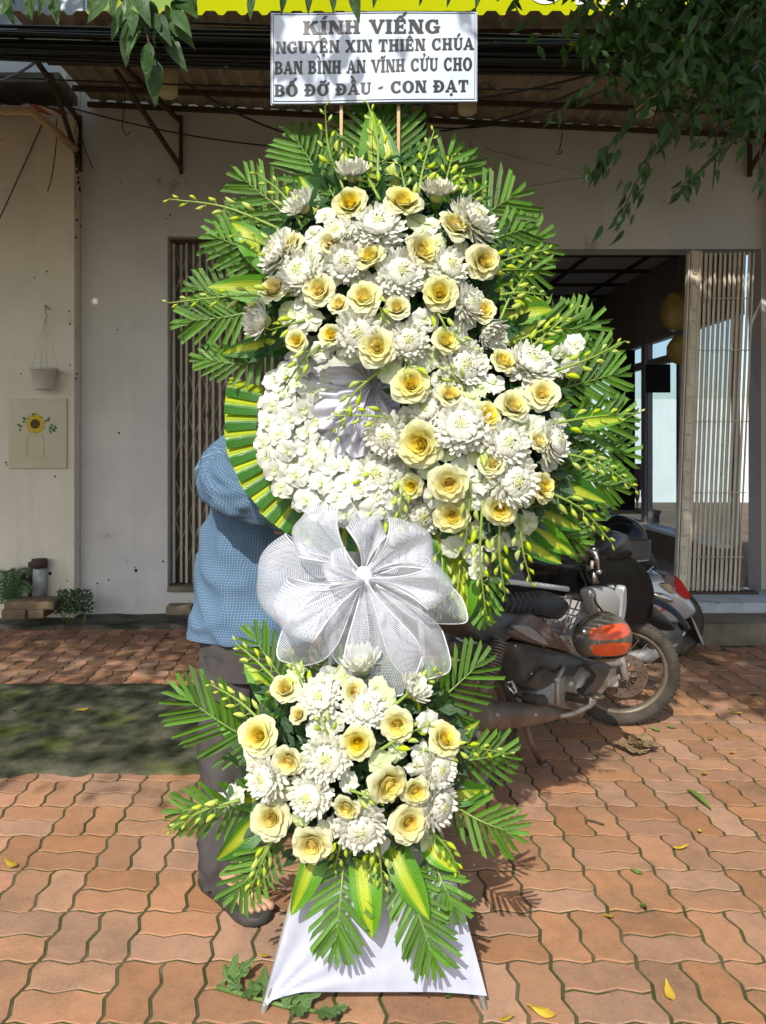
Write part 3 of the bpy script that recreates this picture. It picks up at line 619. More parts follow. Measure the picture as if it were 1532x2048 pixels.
# ---- things on and by the left wall
pot = thing('hanging_pot', P(88, 780, 6.08), 'white plastic flower pot hanging on strings on the cream wall', 'flower pot')
M['plastic'] = mat('dull white plastic', (.56, .53, .47), .5, .4, c2=(.48, .45, .38), ns=10); pc = P(88, 780, 6.05); k_ = 6.05 / F
MB().lathe([(0, 0), (17 * k_, 0), (19 * k_, 3 * k_), (24 * k_, 38 * k_), (29 * k_, 39 * k_), (29 * k_, 43 * k_), (23 * k_, 42 * k_), (20 * k_, 12 * k_), (0, 12 * k_)], pc, n=26).build('pot', M['plastic'], pot)
hk = P(95, 622, 6.13)
MB().tube(catmull([hk + V((0, .03, .02)), hk + V((-.01, -.02, .04)), hk + V((0, -.05, 0)), hk + V((.01, -.04, -.06))], 5), .008, 6).build('hook', M['plastic'], pot)
for a in (.3, 2.2, 4.0, 5.3): MB().tube([pc + V((26 * k_ * cos(a), 26 * k_ * sin(a), 42 * k_)), hk + V((0, -.04, -.06))], .002, 4).build('string', M['plastic'], pot)
pic = thing('sunflower_picture', P(75, 866, 6.15), 'square picture of a sunflower in a jar on the cream wall', 'picture')
pcx = P(76, 867, 6.15); ps = 6.15 / F
M['canvas'] = mat('cream canvas print', (.52, .48, .33), .8, .2, c2=(.56, .53, .42), ns=5)
MB().box(pcx, (116 * ps, .02, 140 * ps), bev=.003).build('canvas', M['canvas'], pic)
M['petaly'] = mat('printed yellow petal', (.55, .40, .03), .8); M['seed'] = mat('printed brown seed head', (.10, .05, .015), .8); M['pgreen'] = mat('printed green leaf', (.05, .14, .05), .8, c2=(.12, .22, .14), ns=40); M['pjar'] = mat('printed grey jar', (.36, .36, .29), .8)
def flat(mb, c, pts, dy): mb.poly([c + V((x * ps, -dy, z * ps)) for x, z in pts])
fy = pcx + V((-4 * ps, -.0105, 19 * ps)); petm = MB()
for k in range(19):
    a = 2 * pi * k / 19; d, e = (cos(a), sin(a)), (-sin(a), cos(a)); flat(petm, fy, [(d[0] * 8 + e[0] * 3, d[1] * 8 + e[1] * 3), (d[0] * 15 + e[0] * 3, d[1] * 15 + e[1] * 3), (d[0] * 21, d[1] * 21), (d[0] * 15 - e[0] * 3, d[1] * 15 - e[1] * 3), (d[0] * 8 - e[0] * 3, d[1] * 8 - e[1] * 3)], .003 + .0001 * k)
petm.build('printed_petals', M['petaly'], pic, smooth=False); sm = MB(); flat(sm, fy, [(9.5 * cos(a), 9.5 * sin(a)) for a in [2 * pi * i / 20 for i in range(20)]], .0065); sm.build('printed_seed_head', M['seed'], pic, smooth=False)
lm = MB()
for k in range(26):
    a = U(-.6, 3.7) if k % 3 else U(-.8, .1); r0 = U(14, 24); c = (r0 * cos(a) * 1.3 + (8 if a < .2 else 0), r0 * sin(a) * .8 - 3); b_ = a + U(-.8, .8); L = U(6, 12); flat(lm, fy, [(c[0], c[1]), (c[0] + L * .5 * cos(b_) - 2.5 * sin(b_), c[1] + L * .5 * sin(b_) + 2.5 * cos(b_)), (c[0] + L * cos(b_), c[1] + L * sin(b_)), (c[0] + L * .5 * cos(b_) + 2.5 * sin(b_), c[1] + L * .5 * sin(b_) - 2.5 * cos(b_))], .0004 + .00008 * k)
lm.build('printed_leaves', M['pgreen'], pic, smooth=False)
jm = MB(); jo = [(-13, -18), (-13, -24), (-17, -30), (-17, -62), (-14, -67), (14, -67), (17, -62), (17, -30), (13, -24), (13, -18)]
for (p, q) in zip(jo, jo[1:]): jm.tube([fy + V((p[0] * ps, -.0006, p[1] * ps)), fy + V((q[0] * ps, -.0006, q[1] * ps))], .0022, 4)
jm.tube([fy + V((-13 * ps, -.0006, -24 * ps)), fy + V((13 * ps, -.0006, -24 * ps))], .002, 4); jm.build('printed_jar', M['pjar'], pic, smooth=False)
pst = thing('pipe_stub', P(78, 1195, 6.05), 'short rusty pipe stub standing against the cream wall', 'pipe')
MB().tube([P(78, 1195, 6.08), P(79, 1130, 6.08)], [.05, .047], 12).build('pipe', M['legmetal'], pst); MB().tube([P(79, 1135, 6.08), P(79, 1118, 6.08)], [.062, .058], 12).build('collar', M['rust'], pst); MB().box(P(66, 1162, 6.13), (.06, .06, .30), bev=.01).build('backing', M['rust'], pst)
M['oldwood'] = mat('old grey wood', (.20, .15, .09), .9, .2, c2=(.12, .09, .06), ns=6, bmp=.5, bs_=60)
for (x0, y0, x1, y1, Yd, lab) in [(20, 1198, 118, 1214, 5.9, 'old wooden plank lying on top of the pile by the wall'), (15, 1214, 62, 1232, 5.88, 'left wooden block under the old plank'), (66, 1214, 98, 1231, 5.9, 'right wooden block under the old plank')]:
    p, q = P(x0, y0, Yd), P(x1, y1, Yd); z0 = max(q.z, .02); bx = MB().box(((p.x + q.x) / 2, Yd, (p.z + q.z) / 2), (q.x - p.x, .22, p.z - q.z), bev=.008); tag(bx.build('wooden_block', M['oldwood']), lab, 'wood block', 'wood pile by the wall')
tag(MB().box(P(360, 1218, 5.95), (.19, .14, .07), bev=.015).build('stone_block', M['stepstone']), 'rough stone block below the left doorway beside the person', 'stone')
# fern and weeds by the wall
M['fern'] = leaf_mat('fern', (.035, .085, .02), (.06, .13, .03), None, .5, .25, .2, wet=False)
fe = thing('fern', P(15, 1210, 5.95), 'green fern growing beside the pipe stub', 'fern')
for k in range(7):
    b = P(18, 1212, 5.95); tip = P([60, 55, 40, -10, -20, 62, 20][k], [1142, 1165, 1150, 1150, 1180, 1180, 1140][k], 5.95 + U(-.12, .1)); mid = (b + tip) / 2 + V((0, 0, .10)); pts = catmull([b, mid, tip], 9); fm = MB(); fm.tube(pts, .004, 4)
    for i in range(2, len(pts)):
        d = (pts[i] - pts[i - 1]).normalized(); s_ = d.cross(V((0, -1, .2))).normalized(); L = .09 * (1 - .75 * i / len(pts))
        for sg_ in (-1, 1): e = pts[i] + s_ * sg_ * L + d * .02; fm.poly([pts[i], pts[i] + d * .012 + s_ * sg_ * L * .5, e, pts[i] - d * .008 + s_ * sg_ * L * .5], uvs=[(0, 0), (.3, .5), (.5, 1), (.7, .5)])
    fm.build('frond', M['fern'], fe, smooth=False)
we = thing('weed_clump', P(148, 1215, 5.95), 'low dark weeds growing at the foot of the wall', 'weeds'); wmh = MB()
for k in range(420):
    c = P(U(112, 182), U(1180, 1226), U(5.8, 6.1)); c.z = max(.01, c.z); a = U(0, 6.28); L = U(.015, .04); d = V((cos(a), sin(a) * .6, U(-.2, .8))).normalized(); s_ = d.cross(V((U(-1, 1), -1, U(-1, 1)))).normalized() * L * .35; wmh.poly([c, c + d * L * .5 + s_, c + d * L, c + d * L * .5 - s_], uvs=[(0, 0), (.3, .5), (.5, 1), (.7, .5)])
tag(wmh.build('foliage', M['fern'], we, smooth=False), kind='stuff')
for k in range(9): b = P(U(125, 172), 1226, U(5.85, 6.05)); b.z = 0.01; MB().tube([b, b + V((U(-.05, .05), 0, U(.06, .16)))], .003, 4).build('stem', M['stemd'], we)
# ================================================================== FLOWER MESHES (each kind modelled a few times, shared by its copies)
def rose_mesh(seed, openness=1.0, pale=0.0):
    rnd = random.Random(seed); mb = MB(); n = 46; ga = 2.39996
    ro_, rz_ = rnd.uniform(-.10, .10), rnd.uniform(-.10, .10); ncore = int(n * .48); ncup = int(n * .72)
    for k in range(n):
        a = k * ga + rnd.uniform(-.3, .3); var = rnd.uniform(-.06, .06)
        if k < ncore:
            t = k / ncore; rb = .02 + .20 * t; L = lerp(.40, .56, t) * rnd.uniform(.88, 1.1); Wd = lerp(.16, .36, t); th0, th1, curl, z0 = lerp(-.1, .15, t), lerp(-.25, .30, t) + rnd.uniform(-.1, .1), rnd.uniform(0, .35), .05; lay = 0
            c0, c1 = V((.90, .68, .06)).lerp(V((.90, .72, .08)), t), V((.90, .74, .10)).lerp(V((.88, .76, .15)), t)
        elif k < ncup:
            t = (k - ncore) / (ncup - ncore); rb = .20 + .06 * t; L = lerp(.62, .78, t) * rnd.uniform(.93, 1.08); Wd = lerp(.46, .60, t); th0, th1, curl, z0 = .25, lerp(.35, .95, t) * openness + rnd.uniform(-.12, .12), rnd.uniform(.2, .8), -.06 * t; lay = 1
            c0, c1 = V((.88, .73, .10)), V((.87, .79, .22)).lerp(V((.84, .80, .36)), t)
        else:
            t = (k - ncup) / (n - ncup); rb = .24; L = lerp(.80, .96, t) * rnd.uniform(.9, 1.1); Wd = lerp(.58, .74, t) * rnd.uniform(.9, 1.1); th0, th1, curl, z0 = .5, lerp(1.15, 1.95, t) * (.55 + .45 * openness) + rnd.uniform(-.15, .15), rnd.uniform(.3, 1.1), -.10 - .10 * t; lay = 2
            c0, c1 = V((.84, .77, .24)), V((.82, .81, .46)).lerp(V((.80, .80, .58)), t)
        wob = rnd.uniform(0, 6.28); c1 = c1.lerp(V((.83, .81, .56)), pale * (.9 if lay else .35))
        def fn(u, v):
            uu = 2 * u - 1; v_ = v * (1 - (.16 if lay < 2 else .10) * uu * uu); rho, z = rb, z0
            for q in range(6):
                s_ = v_ * (q + .5) / 6; th = th0 + (th1 - th0) * s_ ** 1.3 + curl * max(0, s_ - .70) * 2.8; rho += sin(th) * L * v_ / 6; z += cos(th) * L * v_ / 6
            wv = Wd * (sin(pi * min(1, .14 + .60 * v)) ** .6); ph = a + uu * wv / max(rho, .13) * .92
            rho += (.03 if lay == 0 else -.03) * uu * uu * v + .02 * lay * sin(uu * 5 + wob) * v * .8; z += .028 * lay * sin(uu * 4.5 + wob * 2) * v * v + (.05 * uu * uu * v if lay == 2 else -.02 * uu * uu)
            c = c0.lerp(c1, min(1, v * 1.25)) * (1 + var); return (V((cos(ph) * rho + ro_ * z, sin(ph) * rho + rz_ * z, z)), (u, v), tuple(min(.95, q) for q in c))
        mb.grid(fn, 6 if lay else 4, 6 if lay else 4)
    mb.lathe([(.02, -.60), (.05, -.5), (.13, -.28), (.22, -.12)], (0, 0, 0), n=8)
    b = len(mb.col)
    for i in range(b - 32, b): mb.col[i] = (.10, .22, .04)
    return mb.mesh('rose', M['rose'])
def mum_mesh(seed, n=210, flat=1.0):
    rnd = random.Random(seed); mb = MB(); ga = 2.39996; nd = int(n * .55)
    for k in range(n):
        a = k * ga + rnd.uniform(-.1, .1); rd = V((cos(a), sin(a), 0)); td = V((-sin(a), cos(a), 0)); tw = rnd.uniform(-.05, .05)
        if k < nd:                                        # incurved petals closing over the heart like shingles
            t = (k + .5) / nd; al = lerp(.12, 1.25, t ** .6) * (.75 + .25 * flat); de = lerp(.10, .62, t) * rnd.uniform(.85, 1.15); Rs = lerp(.50, .62, t) * rnd.uniform(.96, 1.05); wd = lerp(.040, .085, t) * rnd.uniform(.9, 1.1)
            def fn(u, v):
                uu = 2 * u - 1
                if v < .35: q = v / .35; pa, rr = al + .10 * (1 - q), Rs * (.25 + .75 * q)
                else: q = (v - .35) / .65; pa, rr = al - de * q, Rs * (1 + .07 * sin(pi * q) - .03 * q)
                nr = rd * sin(pa) + V((0, 0, 1)) * cos(pa); ww = wd * (.7 + .6 * sin(pi * min(1, v * .95)) - (.75 if v > .95 else 0))
                p = nr * rr + td * (uu * ww + tw * v); p = p + nr * (-.35 * ww * uu * uu); p.z = p.z * .82 + .05
                g = max(0, 1 - t * 2.4) * .7; return (p, (u, v), tuple(V((.78, .78, .67)).lerp(V((.70, .72, .34)), min(1, g))))
        else:                                             # outer petals spreading into the rim
            t = (k - nd) / (n - nd); al = lerp(1.0, 1.85, t) * flat + rnd.uniform(-.08, .08); L = lerp(.74, .98, t ** .7) * rnd.uniform(.88, 1.1); wd = lerp(.085, .105, t) * rnd.uniform(.9, 1.1); inc = lerp(.9, .45, t) * rnd.uniform(.5, 1.3)
            def fn(u, v):
                uu = 2 * u - 1; rho, z = .06 * sin(al), .06 * cos(al)
                for q in range(5):
                    s_ = v * (q + .5) / 5; th = al - inc * (s_ ** 1.8) + .10; rho += sin(th) * L * v / 5; z += cos(th) * L * v / 5
                th = al - inc * v ** 1.8; nr = rd * cos(th) - V((0, 0, 1)) * sin(th); ww = wd * (.5 + .75 * v - (.8 if v > .95 else 0))
                return (rd * rho + V((0, 0, z)) + td * (uu * ww + tw * v) - nr * .45 * ww * uu * uu * -1, (u, v), tuple(V((.78, .78, .68)).lerp(V((.66, .70, .38)), max(0, .4 - v) * .8)))
        c_ = len(mb.col); mb.grid(fn, 2, 5); vv_ = rnd.uniform(.90, 1.04)
        for q in range(c_, len(mb.col)): mb.col[q] = tuple(min(.9, z_ * vv_) for z_ in mb.col[q])
    c_ = len(mb.col); mb.sph((0, 0, .12), (.30, .30, .36), 10, 8)
    for q in range(c_, len(mb.col)): mb.col[q] = (.52, .56, .20)
    mb.lathe([(.02, -.75), (.05, -.5), (.22, -.32), (.30, -.15)], (0, 0, 0), n=8)
    b = len(mb.col)
    for i in range(b - 32, b): mb.col[i] = (.10, .22, .04)
    return mb.mesh('chrysanthemum', M['mum'])
def orchid_mesh(seed, green=0.0):
    rnd = random.Random(seed); mb = MB()
    W_ = V((.73, .74, .67)).lerp(V((.62, .74, .34)), green); G = V((.55, .68, .25))
    for k, (a, L, wd, tl) in enumerate([(pi / 2, 1, .36, .1), (pi / 2 + 1.15, .98, .62, .05), (pi / 2 - 1.15, .98, .62, .05), (pi / 2 + 2.35, .95, .40, .25), (pi / 2 - 2.35, .95, .40, .25)]):
        a += rnd.uniform(-.12, .12); L *= rnd.uniform(.92, 1.08); tl += rnd.uniform(-.2, .25); rd = V((cos(a), sin(a), 0)); td = V((-sin(a), cos(a), 0)); zo = .012 * k
        def fn(u, v):
            uu = 2 * u - 1; ww = wd * sin(pi * min(1, .08 + .84 * v)) ** .7 * (1 if v < .98 else .55); vv = v * (1 - .12 * uu * uu * v)
            p = rd * L * vv * cos(tl * vv) + td * uu * ww + V((0, 0, zo + .10 * uu * uu * (1 if wd < .5 else -.8) - sin(tl) * .8 * vv * vv + .35 * vv * (1 - vv)))
            return (p, (u, v), tuple(W_.lerp(G, max(0, .42 - v) * 1.2)))
        mb.grid(fn, 4, 5)
    def lip(u, v):
        uu = 2 * u - 1; ww = .20 * sin(pi * min(1, .2 + .7 * v)); return (V((uu * ww, -.42 * v, .12 + .20 * sin(v * 2.4) - .16 * uu * uu + .0)), (u, v), tuple(W_.lerp(G, .75 * (1 - v) + .1)))
    mb.grid(lip, 4, 4); mb.sph((0, .03, .10), (.09, .08, .13), 6, 5)
    for i in range(len(mb.col) - 36, len(mb.col)): mb.col[i] = (.62, .72, .30)
    return mb.mesh('orchid', M['orchid'])
def bud_mesh(seed):
    rnd = random.Random(seed); mb = MB(); bnd = rnd.uniform(.15, .45)
    def fn(u, v):
        a = 2 * pi * u; r = .30 * sin(pi * min(1, v * .96 + .02)) ** .75 * (1 - .35 * v); x = bnd * (v - .5) ** 2 * 1.4
        c = V((.44, .56, .05)).lerp(V((.60, .68, .12)), v ** 1.5); return (V((r * cos(a) + x + (.14 * max(0, .25 - v) * 4 * max(0, cos(a))), r * sin(a) * .85, v)), (u, v), tuple(c))
    mb.grid(fn, 7, 6, closeu=True); return mb.mesh('bud', M['bud'])
roses = [rose_mesh(s, o, p) for s, o, p in [(1, 1, 0), (2, .8, 0), (3, 1.12, .25), (4, .95, .1), (5, .7, 0), (6, 1.1, .45), (7, .45, .1), (8, 1.2, .3), (9, .6, .2), (10, .9, .6)]]
mums = [mum_mesh(11), mum_mesh(12, 220, .92), mum_mesh(13, 200, 1.05), mum_mesh(14, 190, .98)]
mums_c = [mum_mesh(15, 150, .55), mum_mesh(16, 140, .5)]
orchids = [orchid_mesh(21), orchid_mesh(22), orchid_mesh(23), orchid_mesh(24, .25)]
orchids_g = [orchid_mesh(25, .6), orchid_mesh(26, .8)]
buds = [bud_mesh(31), bud_mesh(32), bud_mesh(33)]

def Yp(py): return 1.935 + (1990 - py) / 1790 * 0.21            # depth of the easel plane at a photo row
ZONES = {'U': [((775, 600), (290, 320), .20), ((985, 880), (200, 210), .20), ((715, 850), (240, 240), .055)], 'L': [((700, 1520), (260, 230), .21)]}
def relief(z, x, y):
    best, nn = 0, V((0, -1, 0))
    for (c, r, d) in ZONES[z]:
        ex, ey = (x - c[0]) / r[0], (y - c[1]) / r[1]; e = ex * ex + ey * ey; h = d * sqrt(max(0, 1 - e)) if e < 1 else 0
        if h >= best: best = h; k = .72 if d > .1 else .3; nn = V((ex * k, -1, -ey * k * (1 if ey < 0 else .6) + .16))
    return best, nn.normalized()
def FP(z, x, y, off=0.0):
    h, n = relief(z, x, y); return P(x, y, Yp(y) - .02 - h - off), n
arrU = thing('funeral_wreath', P(760, 1100, 2.04), 'large upper wreath of yellow roses white chrysanthemums and orchids with palm fronds', 'wreath')
arrL = thing('flower_spray', P(700, 1700, 1.95), 'smaller lower spray of yellow roses and white chrysanthemums above the white cloth', 'flower arrangement')
ARR = {'U': arrU, 'L': arrL}
KPX = 2.0 / F
def flower(z, name, mesh, x, y, r, off=.02, tx=0, ty=0, k=1.0):
    j_ = .38 if name == 'rose' else .2; p, n = FP(z, x, y, off); n = (n + V((tx + U(-j_, j_), 0, ty + U(-j_, j_)))).normalized(); s = r * p.y / F * k
    return new(name, mesh, ARR[z], frame(p, n, (0, 0, 1), (s, s, s), U(0, 6.28)))
# ---- foam bodies that carry the stems
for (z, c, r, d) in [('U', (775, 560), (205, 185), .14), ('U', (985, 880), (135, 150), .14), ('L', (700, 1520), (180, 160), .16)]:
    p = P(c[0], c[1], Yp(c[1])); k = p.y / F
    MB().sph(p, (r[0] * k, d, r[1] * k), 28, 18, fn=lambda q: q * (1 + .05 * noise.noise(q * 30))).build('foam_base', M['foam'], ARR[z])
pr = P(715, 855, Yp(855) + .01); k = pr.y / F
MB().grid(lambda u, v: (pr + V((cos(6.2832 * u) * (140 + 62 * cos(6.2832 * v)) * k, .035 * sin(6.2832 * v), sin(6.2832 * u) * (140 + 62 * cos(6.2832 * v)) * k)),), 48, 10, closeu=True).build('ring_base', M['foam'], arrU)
# ---- roses
RU = [(700, 412, 40, 0), (805, 412, 45, 2), (905, 460, 40, 3), (588, 490, 30, 1), (662, 488, 30, 4), (743, 522, 38, 1), (838, 505, 42, 0), (550, 585, 38, 3), (640, 583, 38, 0), (680, 612, 27, 4), (730, 600, 42, 2), (795, 620, 33, 4), (880, 590, 45, 0), (965, 625, 30, 1), (665, 672, 29, 4), (755, 697, 44, 3), (888, 685, 34, 2), (595, 684, 27, 4), (962, 527, 42, 5), (1001, 728, 37, 1), (822, 772, 46, 2), (900, 797, 35, 4), (845, 887, 54, 2), (970, 833, 36, 0), (1022, 818, 42, 3), (1083, 792, 42, 5), (985, 930, 33, 0), (898, 965, 45, 2), (905, 1030, 44, 5), (1000, 1015, 38, 3), (1080, 975, 38, 5), (825, 970, 31, 4), (1072, 885, 29, 5)]
RL = [(572, 1380, 38, 1), (600, 1432, 26, 4), (708, 1387, 35, 1), (795, 1445, 40, 0), (715, 1482, 40, 0), (520, 1472, 44, 3), (885, 1482, 42, 5), (580, 1517, 38, 3), (770, 1562, 50, 2), (828, 1578, 35, 1), (545, 1635, 46, 5), (625, 1682, 48, 2), (695, 1610, 33, 4), (815, 1642, 48, 2)]
for z, lst in (('U', RU), ('L', RL)):
    for (x, y, r, m) in lst: flower(z, 'rose', roses[m if R() < .6 else random.randrange(10)], x, y, r, .022, 0, 0, U(.90, 1.0))
# ---- chrysanthemums (closed ones seen from the side near the rim)
MU = [(706, 357, 40, 'c', 0, .9), (610, 418, 40, 'c', -.8, .5), (872, 398, 40, 'c', -.2, .8), (942, 445, 52, 1, .6, .3), (757, 455, 48, 0, 0, 0), (560, 508, 46, 1, -.7, 0), (692, 525, 40, 2, 0, -.2), (800, 547, 46, 0, 0, 0), (605, 547, 46, 1, -.2, .1), (895, 535, 40, 2, 0, .1), (935, 608, 36, 1, .2, 0), (532, 642, 44, 'c', -1.0, 0), (715, 667, 46, 0, 0, 0), (815, 682, 38, 2, 0, 0), (972, 660, 38, 'c', .4, -.6), (678, 470, 34, 1, 0, .1), (925, 732, 48, 1, 0, .1), (1057, 732, 50, 0, .3, .3), (855, 818, 38, 2, 0, 0), (925, 855, 52, 1, -.1, 0), (1010, 887, 46, 0, 0, 0), (775, 870, 43, 1, -.3, 0), (757, 947, 44, 2, -.2, -.2), (842, 1025, 44, 0, -.1, -.3), (1025, 962, 50, 1, .3, -.1), (1103, 885, 42, 2, .7, 0)]
ML = [(640, 1395, 40, 1, -.1, .1), (728, 1417, 40, 2, 0, .1), (822, 1385, 38, 'c', .6, .7), (725, 1338, 46, 'c', -.3, 1.0), (655, 1512, 46, 0, 0, 0), (535, 1555, 42, 1, -.4, 0), (620, 1592, 42, 2, -.1, 0), (872, 1535, 40, 1, .3, 0), (872, 1608, 46, 0, .4, 0), (720, 1652, 48, 0, 0, -.2)]
for z, lst in (('U', MU), ('L', ML)):
    for (x, y, r, m, tx, ty) in lst:
        if m == 'c': flower(z, 'chrysanthemum', random.choice(mums_c), x, y, r, .015, tx, ty, 1.15)
        else: flower(z, 'chrysanthemum', mums[m if R() < .7 else 3], x, y, r, .02, tx, ty, 1.17)
# ---- dendrobium blooms: the dense white ring, then fillers between the other flowers
for (sp, lo_, hi_, push, nt_) in ((19, 20, 25, .022, 1600), (27, 27, 33, 0, 900)):      # a packed under-layer, then open blooms on top
    ring = []
    for k in range(nt_):
        a = U(radians(95), radians(325)); rr = U(74, 190); x, y = 712 + rr * cos(a), 858 - rr * sin(a) * 1.02
        if x > 830 or (y < 730 and x > 700): continue
        if all((x - q[0]) ** 2 + (y - q[1]) ** 2 > sp ** 2 for q in ring): ring.append((x, y, rr, a))
    for (x, y, rr, a) in ring:
        b = (rr - 132) / 63; h = .075 * sqrt(max(0, 1 - b * b * .8)) - push; p = P(x, y, Yp(y) - .03 - h); n = V((cos(a) * b * .6 + U(-.3, .3), -1, sin(a) * b * .6 + U(-.15, .4))).normalized(); s = U(lo_, hi_) * KPX
        new('orchid', random.choice(orchids[:3]), arrU, frame(p, n, (0, 0, 1), (s, s, s), U(-.9, .9)))
allf = [(x, y, r) for (x, y, r, *_) in RU + MU]; allL = [(x, y, r) for (x, y, r, *_) in RL + ML]
FU = [(620, 635), (590, 660), (640, 700), (700, 705), (780, 740), (850, 640), (870, 720), (915, 660), (560, 470), (630, 470), (720, 560), (765, 570), (850, 560), (925, 500), (640, 530), (770, 480), (860, 455), (1000, 680), (960, 770), (1110, 735), (870, 850), (950, 900), (890, 905), (1060, 850), (1110, 840), (870, 1060), (960, 1060), (930, 930), (1040, 920), (820, 830), (800, 905), (790, 1000), (735, 1010), (770, 1030), (740, 655), (690, 450), (835, 440), (655, 430), (1100, 920), (1050, 1000), (880, 760), (960, 1110), (1060, 1040), (860, 935), (570, 620), (840, 730), (620, 500), (700, 480), (765, 520), (875, 490), (920, 570), (660, 560), (765, 640), (840, 560), (610, 600), (845, 650), (930, 640), (785, 590), (700, 640), (985, 770), (870, 830), (935, 800), (1050, 790), (960, 960), (940, 1000), (870, 990), (1040, 860), (985, 985)]
for (x, y) in FU: flower('U', 'orchid', random.choice(orchids + orchids_g[:1]), x + U(-6, 6), y + U(-6, 6), U(26, 34), .0, 0, -.05)
FL = [(600, 1350), (685, 1350), (655, 1355), (750, 1370), (760, 1520), (740, 1590), (690, 1560), (470, 1590), (445, 1610), (560, 1580), (650, 1650), (760, 1690), (840, 1500), (830, 1530), (600, 1640), (675, 1440), (775, 1400), (855, 1680), (510, 1520), (640, 1460), (860, 1440), (790, 1500)]
for (x, y) in FL: flower('L', 'orchid', random.choice(orchids + orchids_g), x + U(-6, 6), y + U(-6, 6), U(25, 32), .0, 0, -.05)
for (x, y) in [(930, 1085), (955, 1145), (1010, 1080), (1040, 1050), (1035, 1075), (990, 1090), (905, 1095), (1030, 1030), (945, 1110), (1150, 690), (1140, 735), (1120, 705)]:
    p = P(x, y, Yp(y) - .10); n = V((U(-.4, .4), -1, U(-.5, .2))); s = U(20, 27) * KPX; new('orchid', random.choice(orchids), arrU, frame(p, n, (0, 0, 1), (s, s, s), U(-1, 1)))
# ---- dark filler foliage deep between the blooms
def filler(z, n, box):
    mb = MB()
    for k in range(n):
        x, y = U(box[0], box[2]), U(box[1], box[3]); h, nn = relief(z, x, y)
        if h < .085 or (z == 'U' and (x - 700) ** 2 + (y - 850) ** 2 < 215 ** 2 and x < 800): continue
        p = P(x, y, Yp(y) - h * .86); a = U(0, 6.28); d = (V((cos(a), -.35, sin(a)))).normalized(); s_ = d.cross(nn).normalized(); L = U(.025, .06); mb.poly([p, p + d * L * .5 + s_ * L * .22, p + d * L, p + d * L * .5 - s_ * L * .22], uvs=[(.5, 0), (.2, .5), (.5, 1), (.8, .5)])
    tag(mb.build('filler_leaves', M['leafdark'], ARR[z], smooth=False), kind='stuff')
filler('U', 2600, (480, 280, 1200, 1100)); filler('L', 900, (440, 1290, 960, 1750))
# ---- palm fronds: rachis with cut leaflets
def leaflet_mesh(k):
    mb = MB(); cut = [.10, .2, .05][k]
    def fn(u, v):
        uu = 2 * u - 1; wd = (.5 + .5 * min(1, v * 5)) * (1 - .12 * v); vv = v * (1 - cut * (uu + 1) / 2) if v > .9 else v * (1 - cut * (uu + 1) / 2 * v ** 6)
        return (V((uu * .5 * wd, vv, .16 * abs(uu) - .08 * (1 if uu == 0 else 0))), (u, v))
    mb.grid(fn, 2, 5); return mb.mesh('leaflet', M['palm'])
leaflets = [leaflet_mesh(k) for k in range(3)]
def frond(z, base, tip, hw, n=11, fwd=0.0, back=.03, droop=0.0, wpx=9.5, ang=50, one=0):
    # base, tip in photo pixels; hw: half width of the trimmed blade in pixels
    lpx = sqrt((tip[0] - base[0]) ** 2 + (tip[1] - base[1]) ** 2); q_ = max(.6, 1 - (.18 if z == 'U' else .34) * hw / lpx); tip = (base[0] + (tip[0] - base[0]) * q_, base[1] + (tip[1] - base[1]) * q_); n = max(8, int(lpx * q_ / 14.5))
    Yb, Yt = Yp(base[1]) + back - .02, Yp(tip[1]) + back - fwd; pb_, pt = P(base[0], base[1], Yb), P(tip[0], tip[1], Yt); mid = (pb_ + pt) / 2 + V((0, 0, droop)) + V((0, -.02, 0)); pts = catmull([pb_, mid, pt], 8)
    f = MB().tube(pts, [.0045 - .0032 * i / (len(pts) - 1) for i in range(len(pts))], 5).build('palm_frond', M['rachis'], ARR[z]); k = (Yb + Yt) / 2 / F; L = (pt - pb_).length
    for i in range(n):
        t = .10 + .90 * (i / (n - 1)); q = t * (len(pts) - 1); j = min(int(q), len(pts) - 2); p = pts[j].lerp(pts[j + 1], q - j); d = (pts[min(j + 1, len(pts) - 1)] - pts[j]).normalized()
        side = d.cross(V((0, 1, 0))).normalized()
        for s_ in (-1, 1):
            if one and s_ != one: continue
            an = radians(lerp(ang + 12, 12 if i == n - 1 else ang * .55, t ** 1.5) + U(-4, 4)); env = hw * k * (sin(pi * min(1, .26 + .60 * t)) ** .8) / max(.35, sin(an)) * U(.93, 1.05); env = min(env, hw * k * 1.25) * (1 if t < .8 else lerp(1, .55, (t - .8) / .2))
            ld = (d * cos(an) + side * s_ * sin(an) + V((0, U(-.20, .14), -droop * 1.2 - U(0, .10)))).normalized(); nrm = V((0, -1, 0)) + side * s_ * .35 + V((U(-.3, .3), 0, U(-.3, .3))); x = ld.cross(nrm).normalized(); nz = x.cross(ld)
            Mx = Matrix((x * wpx * k, ld * env, nz * wpx * k)).transposed().to_4x4(); Mx.translation = p
            new('leaflet', leaflets[(i + (s_ > 0)) % 3], f, Mx)
    return f
